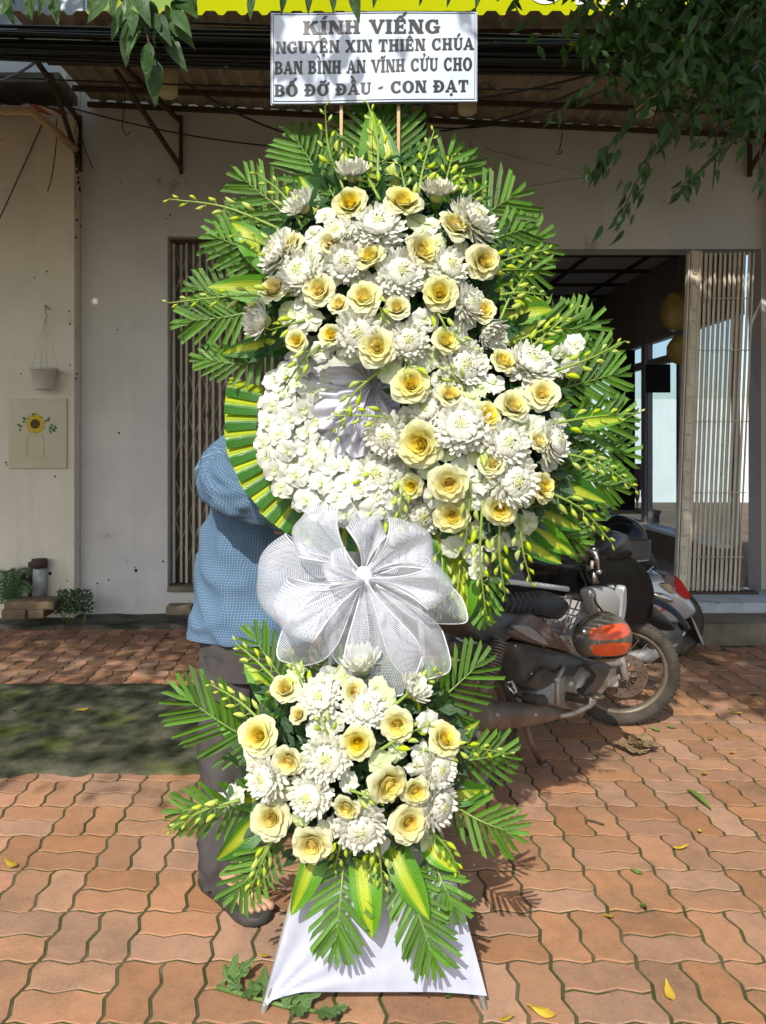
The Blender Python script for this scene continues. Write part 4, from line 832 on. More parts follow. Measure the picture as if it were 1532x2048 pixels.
for a in [((772, 440), (766, 205), 92, 13, .02, .05), ((690, 440), (588, 270), 78, 11, .0, .04), ((648, 500), (480, 352), 66, 11, .0, .05), ((575, 540), (425, 470), 62, 9, .02, .04), ((580, 590), (370, 645), 62, 12, .05, .05, -.02), ((600, 660), (400, 720), 46, 10, .05, .05, -.05),
          ((835, 430), (905, 300), 88, 12, .0, .05), ((905, 480), (1035, 385), 78, 11, .0, .05), ((950, 545), (1085, 540), 62, 10, .02, .06), ((990, 650), (1172, 660), 66, 11, .0, .05), ((1040, 800), (1240, 745), 72, 12, .0, .05), ((1050, 880), (1255, 835), 66, 11, .02, .07), ((1040, 930), (1238, 975), 64, 11, .0, .05), ((990, 1040), (965, 1240), 44, 10, .04, .04), ((1000, 1020), (1165, 1085), 52, 10, .03, .06), ((840, 500), (830, 290), 66, 10, -.02, .09), ((730, 440), (690, 262), 56, 10, .0, .06), ((800, 440), (842, 300), 56, 10, .0, .06), ((700, 460), (632, 330), 56, 9, .0, .03), ((610, 520), (470, 420), 50, 9, .0, .06), ((930, 500), (1060, 455), 56, 9, .0, .03), ((1060, 760), (1225, 700), 56, 10, .0, .07), ((700, 480), (592, 288), 70, 10, .0, .09), ((600, 560), (440, 445), 70, 10, .0, .09), ((860, 470), (938, 318), 70, 10, .0, .09), ((930, 560), (1085, 470), 76, 10, .0, .09), ((1030, 720), (1190, 640), 76, 10, .0, .09), ((1060, 900), (1258, 905), 76, 10, .0, .10), ((760, 470), (742, 225), 100, 10, .0, .10), ((570, 640), (385, 575), 60, 10, .0, .08), ((1030, 960), (1190, 1050), 64, 10, .0, .08)]: frond('U', *a)
for a in [((545, 1500), (352, 1385), 80, 12, .05, .0), ((540, 1590), (345, 1625), 60, 10, .06, .0), ((610, 1410), (497, 1262), 56, 10, .02, .03), ((820, 1440), (972, 1318), 72, 12, .04, .0), ((850, 1520), (1025, 1508), 66, 10, .06, -.01), ((890, 1600), (1035, 1672), 62, 11, .08, -.02), ((560, 1650), (465, 1800), 58, 9, .08, -.02), ((690, 1690), (670, 1905), 66, 12, .09, -.04), ((800, 1700), (872, 1935), 66, 12, .09, -.04), ((855, 1690), (915, 1830), 50, 9, .08, -.03), ((660, 1420), (640, 1300), 44, 8, .0, .03), ((775, 1420), (800, 1310), 44, 8, .0, .03)]: frond('L', *a)
# ---- broad variegated leaves
def blade(z, base, tip, wpx, m='varieg', fwd=.03, back=.02, bow=.02, twist=.0, name='broad_leaf'):
    Yb, Yt = Yp(base[1]) + back - .04, Yp(tip[1]) + back - fwd; a, b = P(base[0], base[1], Yb), P(tip[0], tip[1], Yt); k = (Yb + Yt) / 2 / F; d = (b - a); L = d.length; d.normalize(); side = d.cross(V((0, 1, 0))).normalized(); ph = U(0, 6)
    nrm0 = side.cross(d); up = nrm0 if nrm0.y < 0 else -nrm0
    def fn(u, v):
        uu = 2 * u - 1; wd = wpx * k * (sin(pi * min(1, .16 + .84 * v)) ** .75) * (1 if v < .985 else .2); r = twist * (v - .3); sd_ = side * cos(r) + up * sin(r)
        p = a + d * L * v + sd_ * uu * wd * .5 + up * (bow * 4 * v * (1 - v) + .16 * wd * abs(uu) + .0035 * sin(v * 9 + ph + uu)); return (p, (u, v))
    return MB().grid(fn, 6, 16).build(name, M[m], ARR[z])
for a in [((742, 420), (742, 215), 52, 'varieg2'), ((795, 430), (752, 235), 56, 'varieg'), ((692, 410), (690, 300), 32, 'varieg2'), ((655, 480), (598, 352), 44, 'varieg'), ((575, 560), (462, 445), 66, 'varieg2'), ((610, 590), (415, 575), 58, 'varieg2'), ((605, 685), (440, 708), 46, 'varieg'), ((880, 450), (925, 345), 40, 'varieg2'), ((840, 430), (850, 330), 36, 'varieg'), ((960, 590), (1045, 570), 46, 'varieg2'), ((1000, 630), (1105, 618), 56, 'varieg2'), ((1040, 750), (1158, 678), 74, 'varieg2'), ((1060, 845), (1252, 838), 46, 'varieg2'), ((1040, 930), (1215, 1005), 54, 'varieg'), ((1020, 990), (1165, 1060), 52, 'varieg'), ((1000, 1010), (1150, 1110), 56, 'varieg2'), ((990, 1040), (1125, 1128), 50, 'varieg'), ((912, 1060), (930, 1248), 76, 'varieg2'), ((870, 1040), (905, 1150), 44, 'varieg'), ((960, 1060), (1030, 1150), 40, 'varieg'), ((1010, 850), (1140, 800), 50, 'varieg'), ((980, 700), (1080, 640), 50, 'varieg')]: blade('U', *a)
for a in [((560, 1520), (418, 1398), 64, 'varieg2'), ((600, 1440), (488, 1328), 54, 'varieg2'), ((690, 1430), (680, 1285), 38, 'varieg2'), ((830, 1420), (865, 1312), 46, 'varieg2'), ((650, 1660), (582, 1832), 52, 'varieg2', .08, -.02), ((722, 1680), (745, 1878), 64, 'varieg2', .09, -.03), ((775, 1660), (860, 1842), 60, 'varieg2', .10, -.03), ((545, 1610), (432, 1722), 56, 'varieg', .06, -.01), ((880, 1580), (985, 1575), 50, 'varieg', .05, -.01), ((840, 1650), (915, 1745), 56, 'varieg2', .10, -.02), ((560, 1590), (455, 1600), 44, 'varieg2', .05, 0), ((860, 1480), (960, 1440), 44, 'varieg', .03, .0), ((650, 1400), (565, 1345), 40, 'varieg')]: blade('L', *a)
# ---- rim of folded leaves round the lower left of the ring
for k in range(21):
    a = radians(166 + k * 7.6); c = (716, 838); am = radians(7.6) * .56; inner, outer = 165, 268 + U(-3, 3)
    def fn(u, v):
        uu = 2 * u - 1; rr = lerp(inner, outer, v); aa = a + uu * am; x, y = c[0] + rr * cos(aa), c[1] - rr * sin(aa); fold = (.018 * (1 - abs(uu)) - .004 * sin(v * 3)) * (.55 + .45 * v)
        return (P(x, y, Yp(y) + .025 - .004 * (k % 2) - fold - .010 * uu), (.30 + .70 * u, v))
    MB().grid(fn, 8, 8).build('folded_leaf', M['varieg'], arrU)
# ---- orchid sprays with buds
def spray(z, base, tip, n=9, bend=(0, 0), off=.03, tipoff=.05):
    hb, _ = relief(z, *base); ht, _ = relief(z, *tip); a = P(base[0], base[1], Yp(base[1]) - hb - off); b = P(tip[0], tip[1], Yp(tip[1]) - max(ht, hb * .35) - tipoff); m_ = P((base[0] + tip[0]) / 2 + bend[0], (base[1] + tip[1]) / 2 + bend[1], (a.y + b.y) / 2 - .015); pts = catmull([a, m_, b], 8)
    s = MB().tube(pts, [.0042 - .0026 * i / (len(pts) - 1) for i in range(len(pts))], 5).build('orchid_spray', M['stem'], ARR[z])
    for i in range(n):
        t = .22 + .78 * i / (n - 1); q = t * (len(pts) - 1); j = min(int(q), len(pts) - 2); p = pts[j].lerp(pts[j + 1], q - j); d = (pts[j + 1] - pts[j]).normalized(); sd_ = d.cross(V((0, 1, 0))).normalized() * (1 if i % 2 else -1)
        size = lerp(28, 11, t ** 1.2) * p.y / F * U(.9, 1.1); st_l = lerp(20, 4, t) * p.y / F; o = (d * .55 + sd_ * .8 + V((0, U(-.6, .2), -.15))).normalized(); e = p + o * st_l; dr = (o * .45 + d * .75 + V((0, 0, -.25 * (1 - t)))).normalized()
        MB().tube([p, p + o * st_l * .6, e], .0013, 4, cap=False).build('pedicel', M['stem'], s)
        new('bud', buds[i % 3], s, frame(e, dr, V((U(-1, 1), U(-1, 1), U(-1, 1))), (size * .95, size * .95, size), 0))
for a in [((560, 458), (338, 398), 10, (0, -14)), ((600, 590), (336, 606), 11, (0, -6)), ((605, 455), (512, 345), 8, (8, -10)), ((690, 385), (650, 212), 9, (-12, 0)), ((755, 360), (735, 205), 8, (10, 0)), ((835, 400), (868, 262), 8, (-4, 0)), ((905, 430), (972, 372), 6, (0, -6)), ((940, 545), (1098, 498), 10, (0, -4)), ((1000, 640), (1062, 538), 8, (-8, 0)), ((1030, 725), (1155, 612), 9, (-6, 4)), ((1085, 750), (1250, 682), 9, (0, 6)), ((1090, 850), (1280, 826), 10, (0, -4)), ((1095, 900), (1272, 978), 11, (10, -14)), ((1075, 975), (1225, 1088), 11, (12, -14)), ((1040, 1030), (1062, 1165), 8, (-6, 0)), ((965, 1000), (972, 1232), 12, (-8, 0)), ((940, 960), (925, 1120), 9, (4, 0)), ((880, 1060), (874, 1240), 9, (8, 0)), ((760, 740), (672, 872), 8, (-14, -10)), ((800, 838), (664, 832), 8, (0, -4)), ((775, 945), (680, 1002), 7, (0, -8)), ((640, 690), (565, 782), 7, (0, -10)), ((860, 600), (905, 690), 6, (4, 0)), ((880, 660), (960, 720), 6, (4, -6)), ((790, 700), (855, 800), 7, (14, 0)), ((820, 930), (800, 1050), 7, (-6, 0)), ((720, 560), (770, 640), 6, (6, 0)), ((930, 780), (890, 730), 5, (0, 0)), ((960, 880), (985, 960), 6, (8, 0)), ((880, 380), (935, 350), 5, (0, -5)), ((1000, 590), (1090, 590), 7, (0, -5)), ((780, 1010), (805, 1095), 6, (-4, 0)), ((820, 420), (800, 330), 6, (0, 0)), ((610, 640), (540, 660), 5, (0, 0)), ((1000, 1030), (1010, 1190), 9, (-6, 0)), ((920, 1080), (905, 1225), 8, (6, 0)), ((1040, 680), (1130, 640), 7, (0, 0)), ((760, 400), (705, 300), 7, (0, 0)), ((880, 410), (905, 310), 7, (0, 0)), ((590, 520), (470, 470), 8, (0, -6))]: spray('U', *a)
for a in [((545, 1465), (420, 1368), 10, (-4, -14)), ((560, 1370), (470, 1285), 7, (0, -4)), ((620, 1400), (575, 1300), 6, (0, 0)), ((850, 1500), (1018, 1508), 10, (0, -10)), ((480, 1600), (338, 1660), 8, (0, -10)), ((555, 1660), (490, 1805), 10, (0, -6)), ((690, 1660), (668, 1738), 6, (0, 0)), ((755, 1670), (768, 1795), 8, (0, 0)), ((850, 1650), (925, 1762), 9, (8, -8)), ((790, 1410), (885, 1335), 8, (0, -4)), ((740, 1640), (742, 1770), 7, (0, 0)), ((660, 1480), (640, 1430), 5, (0, 0)), ((760, 1500), (860, 1450), 7, (0, -6)), ((700, 1580), (760, 1600), 5, (0, 0)), ((520, 1700), (470, 1770), 6, (0, 0))]: spray('L', *a)
# ================================================================== STAND, BOARD, BOW
def Ys(py): return 1.898 + (2010 - py) / 1790 * 0.22
stand = thing('flower_stand', (0.0, 1.95, 0), 'steel easel stand with white cloth skirt carrying both flower arrangements', 'flower stand')
def bar(name, pts, r, m='legmetal'): return MB().tube(pts, r, 8).build(name, M[m], stand)
fl, fr_ = P(527, 2030, 1.896), P(969, 2012, 1.905); fl.z = max(fl.z, .002); fr_.z = max(fr_.z, .002)
bar('front_leg', [V((fl.x, 1.893, .0)), P(640, 1600, Ys(1600) + .02), P(672, 1200, Ys(1200) + .03)], .008)
bar('front_leg', [V((fr_.x, 1.903, .0)), P(862, 1600, Ys(1600) + .02), P(838, 1200, Ys(1200) + .03)], .008)
bar('rear_leg', [V((.0, 2.62, 0)), V((.08, 2.2, 1.5))], .009); bar('mast', [P(755, 1700, Ys(1700) + .02), P(755, 400, Ys(400) + .04)], .010)
bar('cross_bar', [P(640, 1600, Ys(1600) + .022), P(862, 1600, Ys(1600) + .022)], .007); bar('cross_bar', [P(672, 1205, Ys(1200) + .03), P(838, 1205, Ys(1200) + .03)], .007)
def clothf(dy):
    def f(u, v):
        yb = 2012 if u < .02 else (lerp(2012, 1984, min(1, u / .16) ** .6) if u < .16 else lerp(1984, 1992, max(0, (u - .75) / .25) ** 1.5))
        y = lerp(1690, yb, v); xl, xr = lerp(618, 526, (y - 1690) / 322), lerp(893, 974, (y - 1690) / 302); x = lerp(xl, xr, u)
        d = .010 * sin(pi * u) + .006 * noise.noise(V((u * 4, v * 3, 1))) + .004 * sin(atan2(1.05 - v, u + .02) * 16) * max(0, 1 - sqrt(u * u + (1 - v) ** 2) * 1.3) + .003 * noise.noise(V((u * 14, v * 4, 4)))
        return (P(x, y, Ys(y) - .012 + d + dy), (u, v))
    return f
MB().grid(clothf(0), 60, 40).build('cloth_skirt', M['cloth'], stand)
for (xa, ya, xb, yb) in [(681, 196, 684, 330), (799, 196, 795, 330)]:
    MB().box((P(xa, ya, 2.135) + P(xb, yb, 2.135)) / 2, (.0085, .005, (P(xa, ya, 2.135) - P(xb, yb, 2.135)).length), bev=.001).build('board_stick', M['wood'], stand)
# ---- condolence board
board = thing('message_board', P(748, 205, 2.12), 'white condolence board with four lines of black Vietnamese lettering', 'sign')
def BPt(x, y, d=0.0):      # photo pixel on the board
    return P(x, y, 2.118 - d)
def bw(u, v): x = lerp(541.5, 954.5, u); y = lerp(lerp(23.5, 22.5, u), lerp(208, 203.5, u), v); return x, y
pm_ = MB()
pm_.grid(lambda u, v: (BPt(*bw(u, v)) + V((0, .003 * sin(u * 5 + 1) * (1 - .4 * v) + .0015 * sin(v * 6 + u * 9), 0)), (u, v)), 40, 16); pm_.grid(lambda u, v: (BPt(*bw(u, v)) + V((0, .007 + .003 * sin(u * 5 + 1) * (1 - .4 * v), 0)), (u, v)), 40, 2)
pm_.build('paper', M['paper'], board)
def bz(u, v): return BPt(*bw(u, v)) + V((0, .003 * sin(u * 5 + 1) * (1 - .4 * v) + .0015 * sin(v * 6 + u * 9) - .0008, 0))
bd = MB()
for (a, b) in [((.012, .024), (.988, .024)), ((.988, .024), (.988, .97)), ((.988, .97), (.012, .97)), ((.012, .97), (.012, .024))]:
    pts = [bz(lerp(a[0], b[0], k / 20), lerp(a[1], b[1], k / 20)) for k in range(21)]; bd.tube(pts, .0009, 4)
for (a, b) in [((0.003, .004), (.997, .004)), ((.997, .004), (.997, .996)), ((.997, .996), (.003, .996)), ((.003, .996), (.003, .004))]:
    pts = [bz(lerp(a[0], b[0], k / 20), lerp(a[1], b[1], k / 20)) for k in range(21)]; bd.tube(pts, .0006, 4)
bd.build('printed_border', M['ink'], board)
# bold wedge-serif capitals
def glyph(ch):
    S = []                                  # list of polygons, cap height 1
    def rc(x0, y0, x1, y1): S.append([(x0, y0), (x1, y0), (x1, y1), (x0, y1)])
    def sf(x0, x1, y, up): S.append([(x0, y), (x1, y), (x1, y + .07 * up), ((x0 + x1) / 2 + .07, y + .16 * up), ((x0 + x1) / 2 - .07, y + .16 * up), (x0, y + .07 * up)])
    def stem(x, w=.24, y0=0, y1=1, e=.10):
        rc(x, y0, x + w, y1)
        if y0 == 0: sf(x - e, x + w + e, 0, 1)
        if y1 == 1: sf(x - e, x + w + e, 1, -1)
    def arc(cx, cy, rx, ry, ix, iy, a0, a1, n=14):
        for k in range(n):
            a, b = radians(lerp(a0, a1, k / n)), radians(lerp(a0, a1, (k + 1) / n)); S.append([(cx + rx * cos(a), cy + ry * sin(a)), (cx + rx * cos(b), cy + ry * sin(b)), (cx + ix * cos(b), cy + iy * sin(b)), (cx + ix * cos(a), cy + iy * sin(a))])
    w = 1.0
    if ch == 'I': stem(.12); w = .48
    elif ch == 'H': stem(.12); stem(.70); rc(.36, .45, .70, .58); w = 1.06
    elif ch == 'N': stem(.12, .12); stem(.82, .12); S.append([(.10, 1), (.42, 1), (.94, 0), (.66, 0)]); w = 1.06
    elif ch == 'K': stem(.12); S.append([(.36, .42), (.36, .58), (.78, 1), (.98, 1)]); S.append([(.46, .62), (.66, .70), (1.08, 0), (.74, 0)]); sf(.70, 1.14, 0, 1); sf(.68, 1.06, 1, -1); w = 1.12
    elif ch == 'V': S.append([(.04, 1), (.34, 1), (.62, 0), (.48, 0)]); S.append([(.86, 1), (.98, 1), (.62, 0), (.50, 0)]); sf(-.02, .42, 1, -1); sf(.74, 1.06, 1, -1); w = 1.04
    elif ch == 'E': stem(.12); rc(.36, 0, .84, .12); rc(.36, .88, .82, 1); rc(.36, .45, .66, .56); rc(.74, .12, .84, .28); rc(.72, .72, .82, .88); rc(.58, .36, .66, .66); w = .94
    elif ch in 'CG':
        arc(.55, .5, .50, .52, .24, .40, 50, 310, 18); rc(.80, .68, .92, 1.0)
        if ch == 'G': rc(.76, .04, .98, .44); rc(.64, .40, 1.06, .50)
        else: rc(.82, .06, .92, .26)
        w = 1.08 if ch == 'G' else 1.02
    elif ch == 'O': arc(.55, .5, .52, .52, .25, .40, 0, 360, 24); w = 1.10
    elif ch == 'U': rc(.12, .30, .36, 1); rc(.76, .30, .88, 1); sf(.02, .46, 1, -1); sf(.66, .98, 1, -1); arc(.50, .30, .38, .32, .26, .18, 180, 360, 12); arc(.50, .30, .26, .20, .14, .18, 180, 200, 2); w = 1.0
    elif ch == 'Y': S.append([(.02, 1), (.32, 1), (.64, .44), (.42, .44)]); S.append([(.84, 1), (.98, 1), (.62, .40), (.50, .40)]); rc(.40, 0, .64, .48); sf(.28, .76, 0, 1); sf(-.04, .40, 1, -1); sf(.74, 1.06, 1, -1); w = 1.02
    elif ch == 'X': S.append([(.06, 1), (.36, 1), (.98, 0), (.66, 0)]); S.append([(.80, 1), (.94, 1), (.22, 0), (.08, 0)]); sf(0, .42, 1, -1); sf(.70, 1.02, 1, -1); sf(0, .32, 0, 1); sf(.60, 1.06, 0, 1); w = 1.06
    elif ch == 'T': stem(.38, .24, 0, .92); rc(.06, .88, .94, 1); rc(.06, .68, .16, .88); rc(.84, .68, .94, .88); w = 1.0
    elif ch == 'A': S.append([(.46, 1), (.62, 1), (1.0, 0), (.72, 0)]); S.append([(.46, 1), (.56, 1), (.20, 0), (.08, 0)]); rc(.30, .26, .74, .36); sf(-.02, .30, 0, 1); sf(.64, 1.08, 0, 1); w = 1.06
    elif ch == 'B': stem(.10); arc(.50, .745, .36, .255, .14, .15, -90, 90, 10); arc(.52, .27, .42, .27, .18, .16, -90, 90, 10); rc(.34, .90, .52, 1); rc(.34, .46, .54, .56); rc(.34, 0, .54, .11); w = .98
    elif ch == 'D': stem(.12); arc(.46, .5, .54, .50, .28, .38, -90, 90, 14); rc(.36, .88, .48, 1); rc(.36, 0, .48, .12); w = 1.06
    elif ch == '-': S.append([(.04, .38), (.40, .46), (.46, .62), (.10, .54)]); w = .5
    elif ch == ' ': w = .46
    return S, w
def mark(kind, cx, w):
    if kind == 'acute': return [[(cx - .10, 1.12), (cx + .06, 1.12), (cx + .26, 1.38), (cx + .08, 1.40)]]
    if kind == 'grave': return [[(cx - .26, 1.40), (cx - .08, 1.38), (cx + .10, 1.12), (cx - .04, 1.12)]]
    if kind == 'circ': return [[(cx - .26, 1.08), (cx - .12, 1.08), (cx + .02, 1.20), (cx, 1.32), (cx - .06, 1.30)], [(cx + .26, 1.08), (cx + .12, 1.08), (cx - .02, 1.20), (cx, 1.32), (cx + .06, 1.30)]]
    if kind == 'tilde': return [[(cx - .28, 1.10), (cx - .20, 1.26), (cx - .02, 1.26), (cx + .10, 1.20), (cx + .22, 1.34), (cx + .28, 1.30), (cx + .18, 1.12), (cx + .02, 1.10), (cx - .10, 1.16), (cx - .2, 1.1)]]
    if kind == 'dot': return [[(cx + .11 * cos(a), -.22 + .12 * sin(a)) for a in [2 * pi * i / 10 for i in range(10)]]]
    if kind == 'horn': return [[(w - .20, .86), (w - .02, .92), (w + .08, 1.14), (w - .06, 1.16), (w - .10, 1.02), (w - .24, .98)]]
    if kind == 'hook': return [[(cx - .14, 1.36), (cx + .04, 1.42), (cx + .16, 1.30), (cx + .04, 1.18), (cx - .02, 1.08), (cx - .08, 1.10), (cx - .02, 1.22), (cx + .04, 1.30), (cx - .02, 1.34), (cx - .12, 1.28)]]
    if kind == 'bar': return [[(-.02, .44), (.56, .44), (.56, .57), (-.02, .57)]]
DI = {'Í': ('I', ['acute']), 'Ế': ('E', ['circ', 'acute2']), 'Ệ': ('E', ['circ', 'dot']), 'Ê': ('E', ['circ']), 'Ú': ('U', ['acute']), 'Ì': ('I', ['grave']), 'Ĩ': ('I', ['tilde']), 'Ử': ('U', ['horn', 'hook']), 'Ư': ('U', ['horn']), 'Ố': ('O', ['circ', 'acute2']), 'Đ': ('D', ['bar']), 'Ỡ': ('O', ['horn', 'tilde']), 'Ầ': ('A', ['circ', 'grave2']), 'Ạ': ('A', ['dot'])}
def text_line(txt, x0, x1, ytop, ybase, slope=0.0):
    adv = 0; items = []
    for ch in txt:
        b, mk_ = DI.get(ch, (ch, [])); S, w_ = glyph(b); polys = list(S)
        for m_ in mk_:
            cx = w_ / 2
            if m_ == 'acute2': polys += [[(x + .22, y + .16) for x, y in q] for q in mark('acute', cx, w_)]
            elif m_ == 'grave2': polys += [[(x - .04, y + .22) for x, y in q] for q in mark('grave', cx, w_)]
            else: polys += mark(m_, cx, w_)
        bold = []
        for q in polys:
            for (ox, oy) in ((-.035, 0), (.035, 0), (0, .022), (0, -.022)): bold.append([(x + ox, y + oy) for x, y in q])
        items.append((adv, bold)); adv += w_ + .10
    sx = (x1 - x0) / (adv - .10); sy = ybase - ytop; k = 0
    for a, polys in items:
        if not polys: continue
        mb = MB()
        for q in polys:
            k += 1; pts = []
            for (x, y) in q:
                X = x0 + (a + x) * sx; Yp_ = ybase - y * sy + slope * (X - x0); u = (X - 541.5) / 413; v = (Yp_ - 23) / 183; pts.append(bz(u, v) + V((0, -.0004 - .000012 * (k % 40), 0)))
            mb.poly(pts)
        mb.build('letter', M['ink'], board, smooth=False)
text_line('KÍNH VIẾNG', 606, 880, 41, 67.5); text_line('NGUYỆN XIN THIÊN CHÚA', 552, 947, 82, 105.5, -.010); text_line('BAN BÌNH AN VĨNH CỬU CHO', 549, 944, 122, 147, -.010); text_line('BỐ ĐỠ ĐẦU - CON ĐẠT', 549, 937, 168, 191, -.014)

# ---- pleated organza filling the ring
tl = thing('organza_rosette', P(745, 800, Yp(800)), 'pleated white organza rosette inside the orchid ring', 'fabric')
def fan(c, a0, a1, r0, r1, n, amp, yo, ph=0.0):
    def fn(u, v):
        a = radians(lerp(a0, a1, u)); rr = lerp(r0, r1 * (1 + .16 * noise.noise(V((u * 5, ph, 2))) + .08 * sin(u * 23 + ph)), v); x, y = c[0] + rr * cos(a), c[1] - rr * sin(a)
        return (P(x, y, Yp(y) - .055 - yo - amp * (sin(u * n * 6.2832 + ph + 4.5 * noise.noise(V((u * 4, ph, v * 1.5)))) * (.25 + .75 * v) + .5 * sin(u * n * 2.6 + ph * 2) * v) - .03 * sin(v * 2.6)), (u * 2, v))
    MB().grid(fn, int(n * 12), 8).build('organza_fan', M['tulle'], tl)
fan((738, 815), 0, 360, 4, 138, 26, .010, -.02); fan((750, 775), 160, 305, 8, 132, 11, .012, .02); fan((745, 765), 60, 250, 6, 88, 8, .016, .035, 1.3); fan((760, 770), 10, 110, 6, 80, 6, .014, .02, 2.1); fan((735, 800), 200, 290, 8, 80, 6, .012, .045, .6); fan((770, 760), -60, 40, 6, 90, 6, .012, .01, .6)

# ---- big mesh bow
bow = thing('mesh_bow', P(725, 1165, Yp(1165) - .1), 'big white mesh ribbon bow between the wreath and the lower spray', 'bow')
kc = P(726, 1150, Yp(1150) - .10)
def bow_loop(tx, ty, Wp, D=.05, yo=0.0, gat=.06, ruf=.010, tail=False):
    k = kc.y / F; tipv = V(((tx - 726) * k, 0, -(ty - 1150) * k)); L = tipv.length; d = tipv / L; side = d.cross(V((0, 1, 0))).normalized(); ph = U(0, 6); Wm = Wp * k; sk = U(-.12, .12)
    def f(u, v):
        t = 2 * u - 1; s = v
        if tail: l = s; wd = gat + (1 - gat) * sin(min(1, s * 1.15) * pi / 2) ** 1.3; dep = -.03 * sin(s * 3) - yo
        else: l = sin(pi * s) ** .9; wd = gat + (1 - gat) * sin(pi * s) ** 1.5; dep = -D * sin(2 * pi * s) * (.8 + .3 * t) - yo - .03 * sin(pi * s)
        ll = l * (1 - .26 * abs(t) ** 2.4 * l)
        ruff = ruf * sin(t * 4.2 + ph + 2 * s) * l + .4 * ruf * sin(t * 9 + ph * 2) * (1 - l * .6)
        return (kc + d * L * ll + side * (t + sk * l * 2) * wd * Wm * .5 + V((0, dep + ruff, 0)) + d * ruf * sin(t * 5 + ph) * .5 * l, (t * Wm * .5, s * L * (1 if tail else 2.1)))
    nv = 22 if tail else 40; o = MB().grid(f, 16, nv).build('bow_tail' if tail else 'bow_loop', M['bowmesh'], bow)
    for uu in (0.0, 1.0): MB().tube([f(uu, j / nv)[0] for j in range(nv + 1)], .0016, 5).build('hem', M['hem'], o)
    if tail: MB().tube([f(i / 16, 1.0)[0] for i in range(17)], .0016, 5).build('hem', M['hem'], o)
for a in [(512, 1145, 185, .07, -.03), (592, 1040, 120, .05, .01), (742, 1030, 80, .05, -.01), (838, 1048, 130, .07, .03), (892, 1145, 95, .08, .06), (562, 1222, 120, .09, .09), (650, 1110, 70, .05, .10)]: bow_loop(*a)
for a in [(888, 1338, 115, .05, .03), (772, 1374, 150, .05, .07), (668, 1318, 85, .05, .0), (930, 1238, 85, .05, .0), (572, 1312, 105, .05, .05)]: bow_loop(*a, tail=True)
MB().sph(kc + V((0, -.05, 0)), (.022, .022, .028), 14, 10, fn=lambda p: p * (1 + .12 * sin(atan2(p.x, p.y) * 9))).build('knot', M['hem'], bow)

# ================================================================== PERSON holding the stand from behind
person = thing('person', (-.33, 2.42, 0), 'person in blue checked shirt and grey trousers standing behind the wreath', 'person')
def skinned(name, verts, edges, radii, m, parent, root=0, sub=2):
    me = bpy.data.meshes.new(name); me.from_pydata([tuple(v) for v in verts], edges, []); me.materials.append(m); o = new(name, me, parent)
    md = o.modifiers.new('skin', 'SKIN'); md.use_smooth_shade = True
    for i, r in enumerate(radii): me.skin_vertices[0].data[i].radius = (r, r) if not hasattr(r, '__len__') else r
    me.skin_vertices[0].data[root].use_root = True; sb = o.modifiers.new('sub', 'SUBSURF'); sb.levels = sub; sb.render_levels = sub; return o
bv, be, br = [], [], []
def J(p, r, prev=None):
    bv.append(V(p)); br.append(r); i = len(bv) - 1
    if prev is not None: be.append((prev, i))
    return i
pel = J(P(530, 1265, 2.50), .11); spn = J(P(545, 1120, 2.52), .115, pel); che = J(P(575, 960, 2.50), .13, spn); nk0 = J(P(600, 868, 2.46), .06, che); nk = J(P(608, 838, 2.44), .055, nk0); hd = J(P(612, 795, 2.41), .082, nk); hd2 = J(P(614, 745, 2.40), .088, hd); J(P(614, 705, 2.405), .06, hd2)
for side in (0, 1):
    sh = J(P((500, 705)[side], (915, 905)[side], 2.49), .055, che); el_ = J(P((428, 790)[side], (962, 1010)[side], 2.36), .042, sh); wr = J(P((575, 770)[side], (1010, 1020)[side], 2.22), .028, el_); pa = J(P((620, 755)[side], (1005, 1010)[side], 2.18), .030, wr)
    for q in range(5):
        o_ = V(((-.03 + .015 * q) * .2, -.005, .026 - .013 * q)) if q else V((.0, -.028, .03)); a = J(bv[pa] + V(((.04 if not side else -.04), -.006, 0)) + o_, .009, pa); b = J(bv[a] + V(((.025 if not side else -.025), -.018, -.004)), .008, a); J(bv[b] + V(((.004 if not side else -.004), .02 if q else .01, -.006)), .007, b)
heel, toe = V((-.392, 2.425, .05)), V((-.225, 2.245, .045)); fd = (toe - heel).normalized(); fs = V((fd.y, -fd.x, 0)).normalized()
def leg(hip, knee, ank, heel, toe):
    fd = (toe - heel).normalized(); fs = V((fd.y, -fd.x, 0)).normalized(); h = J(hip, .085, pel); k = J(knee, .058, h); a = J(ank, .036, k); hl = J(heel, .030, a); md = J(heel.lerp(toe, .45) + V((0, 0, .018)), .036, a); ba = J(heel.lerp(toe, .74), .030, md)
    for q in range(5):
        off = fs * (-.036 + .018 * q) * (1 if fs.x > 0 else 1); L = (.075, .07, .064, .055, .045)[q]; r = (.0145, .0105, .010, .0095, .009)[q]; t0 = J(bv[ba] + off * .9 + fd * L * .45 - V((0, 0, .006)), r, ba); J(bv[ba] + off * 1.05 + fd * L - V((0, 0, .012)), r * .9, t0)
leg(P(462, 1300, 2.50), P(447, 1500, 2.46), P(438, 1760, 2.41) + V((0, 0, .05)), heel, toe)
leg(P(610, 1300, 2.52), V((-.05, 2.55, .47)), V((.0, 2.60, .10)), V((-.02, 2.62, .05)), V((.06, 2.40, .045)))
skinned('body', bv, be, br, M['skin'], person)
hc = bv[hd2]; MB().sph(hc + V((0, .012, .02)), (.098, .105, .105), 20, 14, fn=lambda p: p * (1 + .03 * noise.noise(p * 60)) if p.z > -.03 or p.y > 0 else p * .8).build('hair', M['hair'], person)
fm_ = MB(); fm_.sph(hc + V((0, -.092, -.02)), (.014, .018, .02), 8, 6)
for s_ in (-1, 1): fm_.sph(hc + V((s_ * .092, 0, -.015)), (.012, .02, .032), 8, 6)
